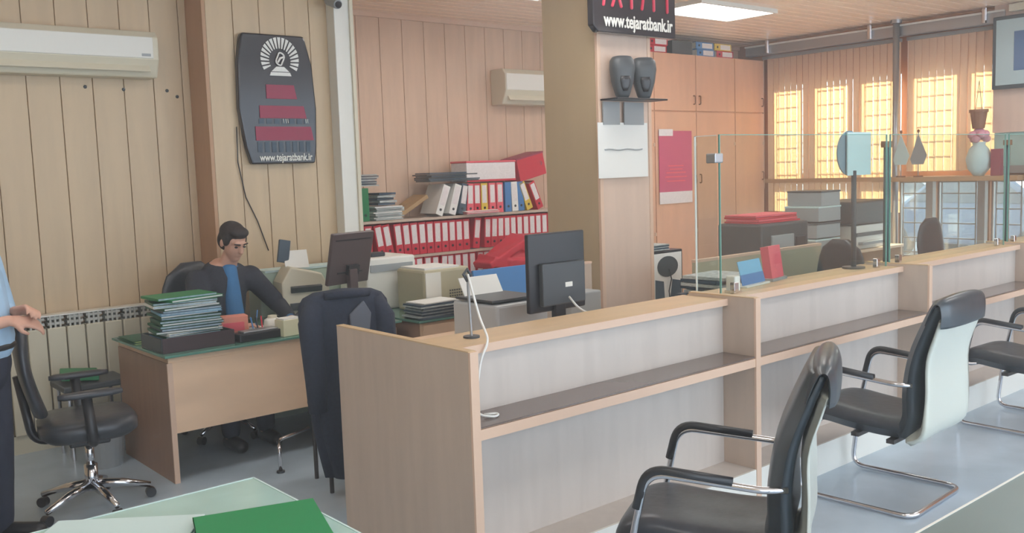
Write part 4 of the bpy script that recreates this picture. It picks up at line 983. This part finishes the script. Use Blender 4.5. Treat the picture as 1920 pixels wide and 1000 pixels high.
b = MB(); b.cap((2.55, 5.945, 1.13), (2.55, 5.885, .80), .052, .06); b.cap((2.51, 5.98, 1.135), (2.59, 5.98, 1.135), .04, .04); rel(t, remesh(b.build('shirt', M['tealshirt'], smooth=True), .008, 3))
b = MB()
for wr, el in ((LW_, rel_), (RW_, lel)): d_ = (el-wr).normalized(); b.cap(wr+d_*.012, wr+d_*.05, .031, .034)
rel(t, b.build('shirt_cuffs', M['tealshirt'], smooth=True))
b = MB()
for s in (-1, 1): b.cap((2.51+s*.1, 6.1, .55), (2.5+s*.12, 5.72, .54), .1, .078); b.cap((2.5+s*.12, 5.72, .53), (2.5+s*.12, 5.68, .12), .07, .06)
rel(t, remesh(b.build('trousers', M['trouser'], smooth=True), .012, 3))
for s in (-1, 1): rel(t, MB().cap((2.5+s*.12, 5.71, .05), (2.5+s*.12, 5.53, .045), .046, .042).build('shoe', M['shoe'], smooth=True))
b = MB(); b.ell(P(0, -.025, .055), (.085, .098, .078), rot); b.ell(P(0, -.05, .0), (.08, .07, .085), rot); b.ell(P(0, .04, .092), (.068, .052, .036), rot); b.ell(P(-.062, .0, .03), (.022, .045, .05), rot); b.ell(P(.062, .0, .03), (.022, .045, .05), rot); hb = b.build('hair', M['hair'], smooth=True); rel(t, remesh(hb, .008, 2))
n0 = len(C.objects); eyes(P, rot, None)
for o in list(C.objects)[n0:]: rel(t, o)
tag(MB().cyl((2.565, 5.63, .76), (2.60, 5.66, .88), .004, 8).build('pen', M['blue']), 'blue pen held by the seated person', 'pen')

# standing person at the left edge
px, py = .845, 4.94
t = thing('person', 'standing person at the left edge in light blue shirt and dark trousers, hands together', 'person', (px, py, 0))
F_ = Vector((.80, -.6, 0)).normalized(); Sd = Vector((F_.y, -F_.x, 0))   # facing, own right side
def Q(r_, f_, z): return Vector((px, py, 0))+Sd*r_+F_*f_+Vector((0, 0, z))
b = MB(); P, rot = headshape(b, Q(0, .03, 1.63), F_*1+Vector((0, 0, -.35)), (0, 0, 1)); b.cap(Q(0, .0, 1.56), Q(0, -.01, 1.42), .055, .062)
b.cap(Q(0, 0, 1.3), Q(0, 0, .98), .125, .125); b.cap(Q(-.15, 0, 1.38), Q(.15, 0, 1.38), .06, .06)
wr = {1: Q(.05, .20, 1.11), -1: Q(-.05, .19, 1.14)}; el = {s: Q(s*.24, .04, 1.08) for s in (-1, 1)}; sh = {s: Q(s*.18, 0, 1.38) for s in (-1, 1)}
for s in (-1, 1):
    b.cap(sh[s], el[s], .05, .042); b.cap(el[s], wr[s], .042, .026)
    b.cap(Q(s*.09, 0, .92), Q(s*.1, .01, .48), .085, .058); b.cap(Q(s*.1, .01, .48), Q(s*.11, -.01, .1), .055, .038); b.cap(Q(s*.11, -.02, .05), Q(s*.12, .14, .04), .04, .035)
    hand(b, wr[s], Q(0, .30, 1.09 if s > 0 else 1.16)-wr[s], (-F_*.2+Vector((0, 0, -1)))-Sd*s*.6, .75, 1.05, s)
rel(t, remesh(b.build('body', M['skin'], smooth=True), .007, 3))
b = MB(); b.cap(Q(0, 0, 1.3), Q(0, .02, 1.02), .155, .165); b.cap(Q(-.16, 0, 1.375), Q(.16, 0, 1.375), .075, .075); b.cap(Q(0, 0, 1.42), Q(0, 0, 1.46), .07, .062)
for s in (-1, 1): b.cap(sh[s], el[s], .075, .066); b.cap(el[s], el[s]+(wr[s]-el[s])*.3, .066, .062)
rel(t, remesh(b.build('shirt', M['shirt'], smooth=True), .01, 3))
b = MB(); b.cap(Q(0, 0, .98), Q(0, 0, .90), .155, .16)
for s in (-1, 1): b.cap(Q(s*.085, 0, .9), Q(s*.1, .01, .48), .115, .085); b.cap(Q(s*.1, .01, .48), Q(s*.11, -.01, .1), .085, .07)
rel(t, remesh(b.build('trousers', M['trouser'], smooth=True), .012, 3))
b = MB(); b.tube([Q(.166*math.cos(2*PI*k/24), .166*math.sin(2*PI*k/24), .985) for k in range(24)], .018, 8, closed=True); rel(t, b.build('belt', M['black'], smooth=True))
for s in (-1, 1): rel(t, MB().cap(Q(s*.11, -.03, .05), Q(s*.12, .17, .042), .048, .042).build('shoe', M['shoe'], smooth=True))
b = MB(); b.ell(P(0, -.025, .05), (.085, .098, .08), rot); b.ell(P(0, -.05, .0), (.08, .07, .085), rot); rel(t, remesh(b.build('hair', M['hair'], smooth=True), .008, 2))
n0 = len(C.objects); eyes(P, rot, None)
for o in list(C.objects)[n0:]: rel(t, o)

# scatter volume added to imitate lens glare as thin haze
hz = bpy.data.materials.new('glare_haze'); hz.use_nodes = True; nt = hz.node_tree; nt.nodes.clear()
o = nt.nodes.new('ShaderNodeOutputMaterial'); v = nt.nodes.new('ShaderNodeVolumeScatter'); v.inputs['Density'].default_value = .022; v.inputs['Anisotropy'].default_value = .2
nt.links.new(v.outputs[0], o.inputs['Volume'])
mb = MB(); pl = [(-2.1, -2.99), (37.9, -2.99), (37.9, 40), (10.78, 40), (10.78, 7.9), (-2.1, 7.9)]
lo = [mb.bm.verts.new((x, y, -.11)) for x, y in pl]; hi = [mb.bm.verts.new((x, y, 3.41)) for x, y in pl]
mb.bm.faces.new(lo[::-1]); mb.bm.faces.new(hi)
for i in range(6): mb.bm.faces.new((lo[i], lo[(i+1) % 6], hi[(i+1) % 6], hi[i]))
tag(mb.build('haze', hz), 'added haze volume imitating lens glare across the hall and the street outside', 'haze', kind='stuff')
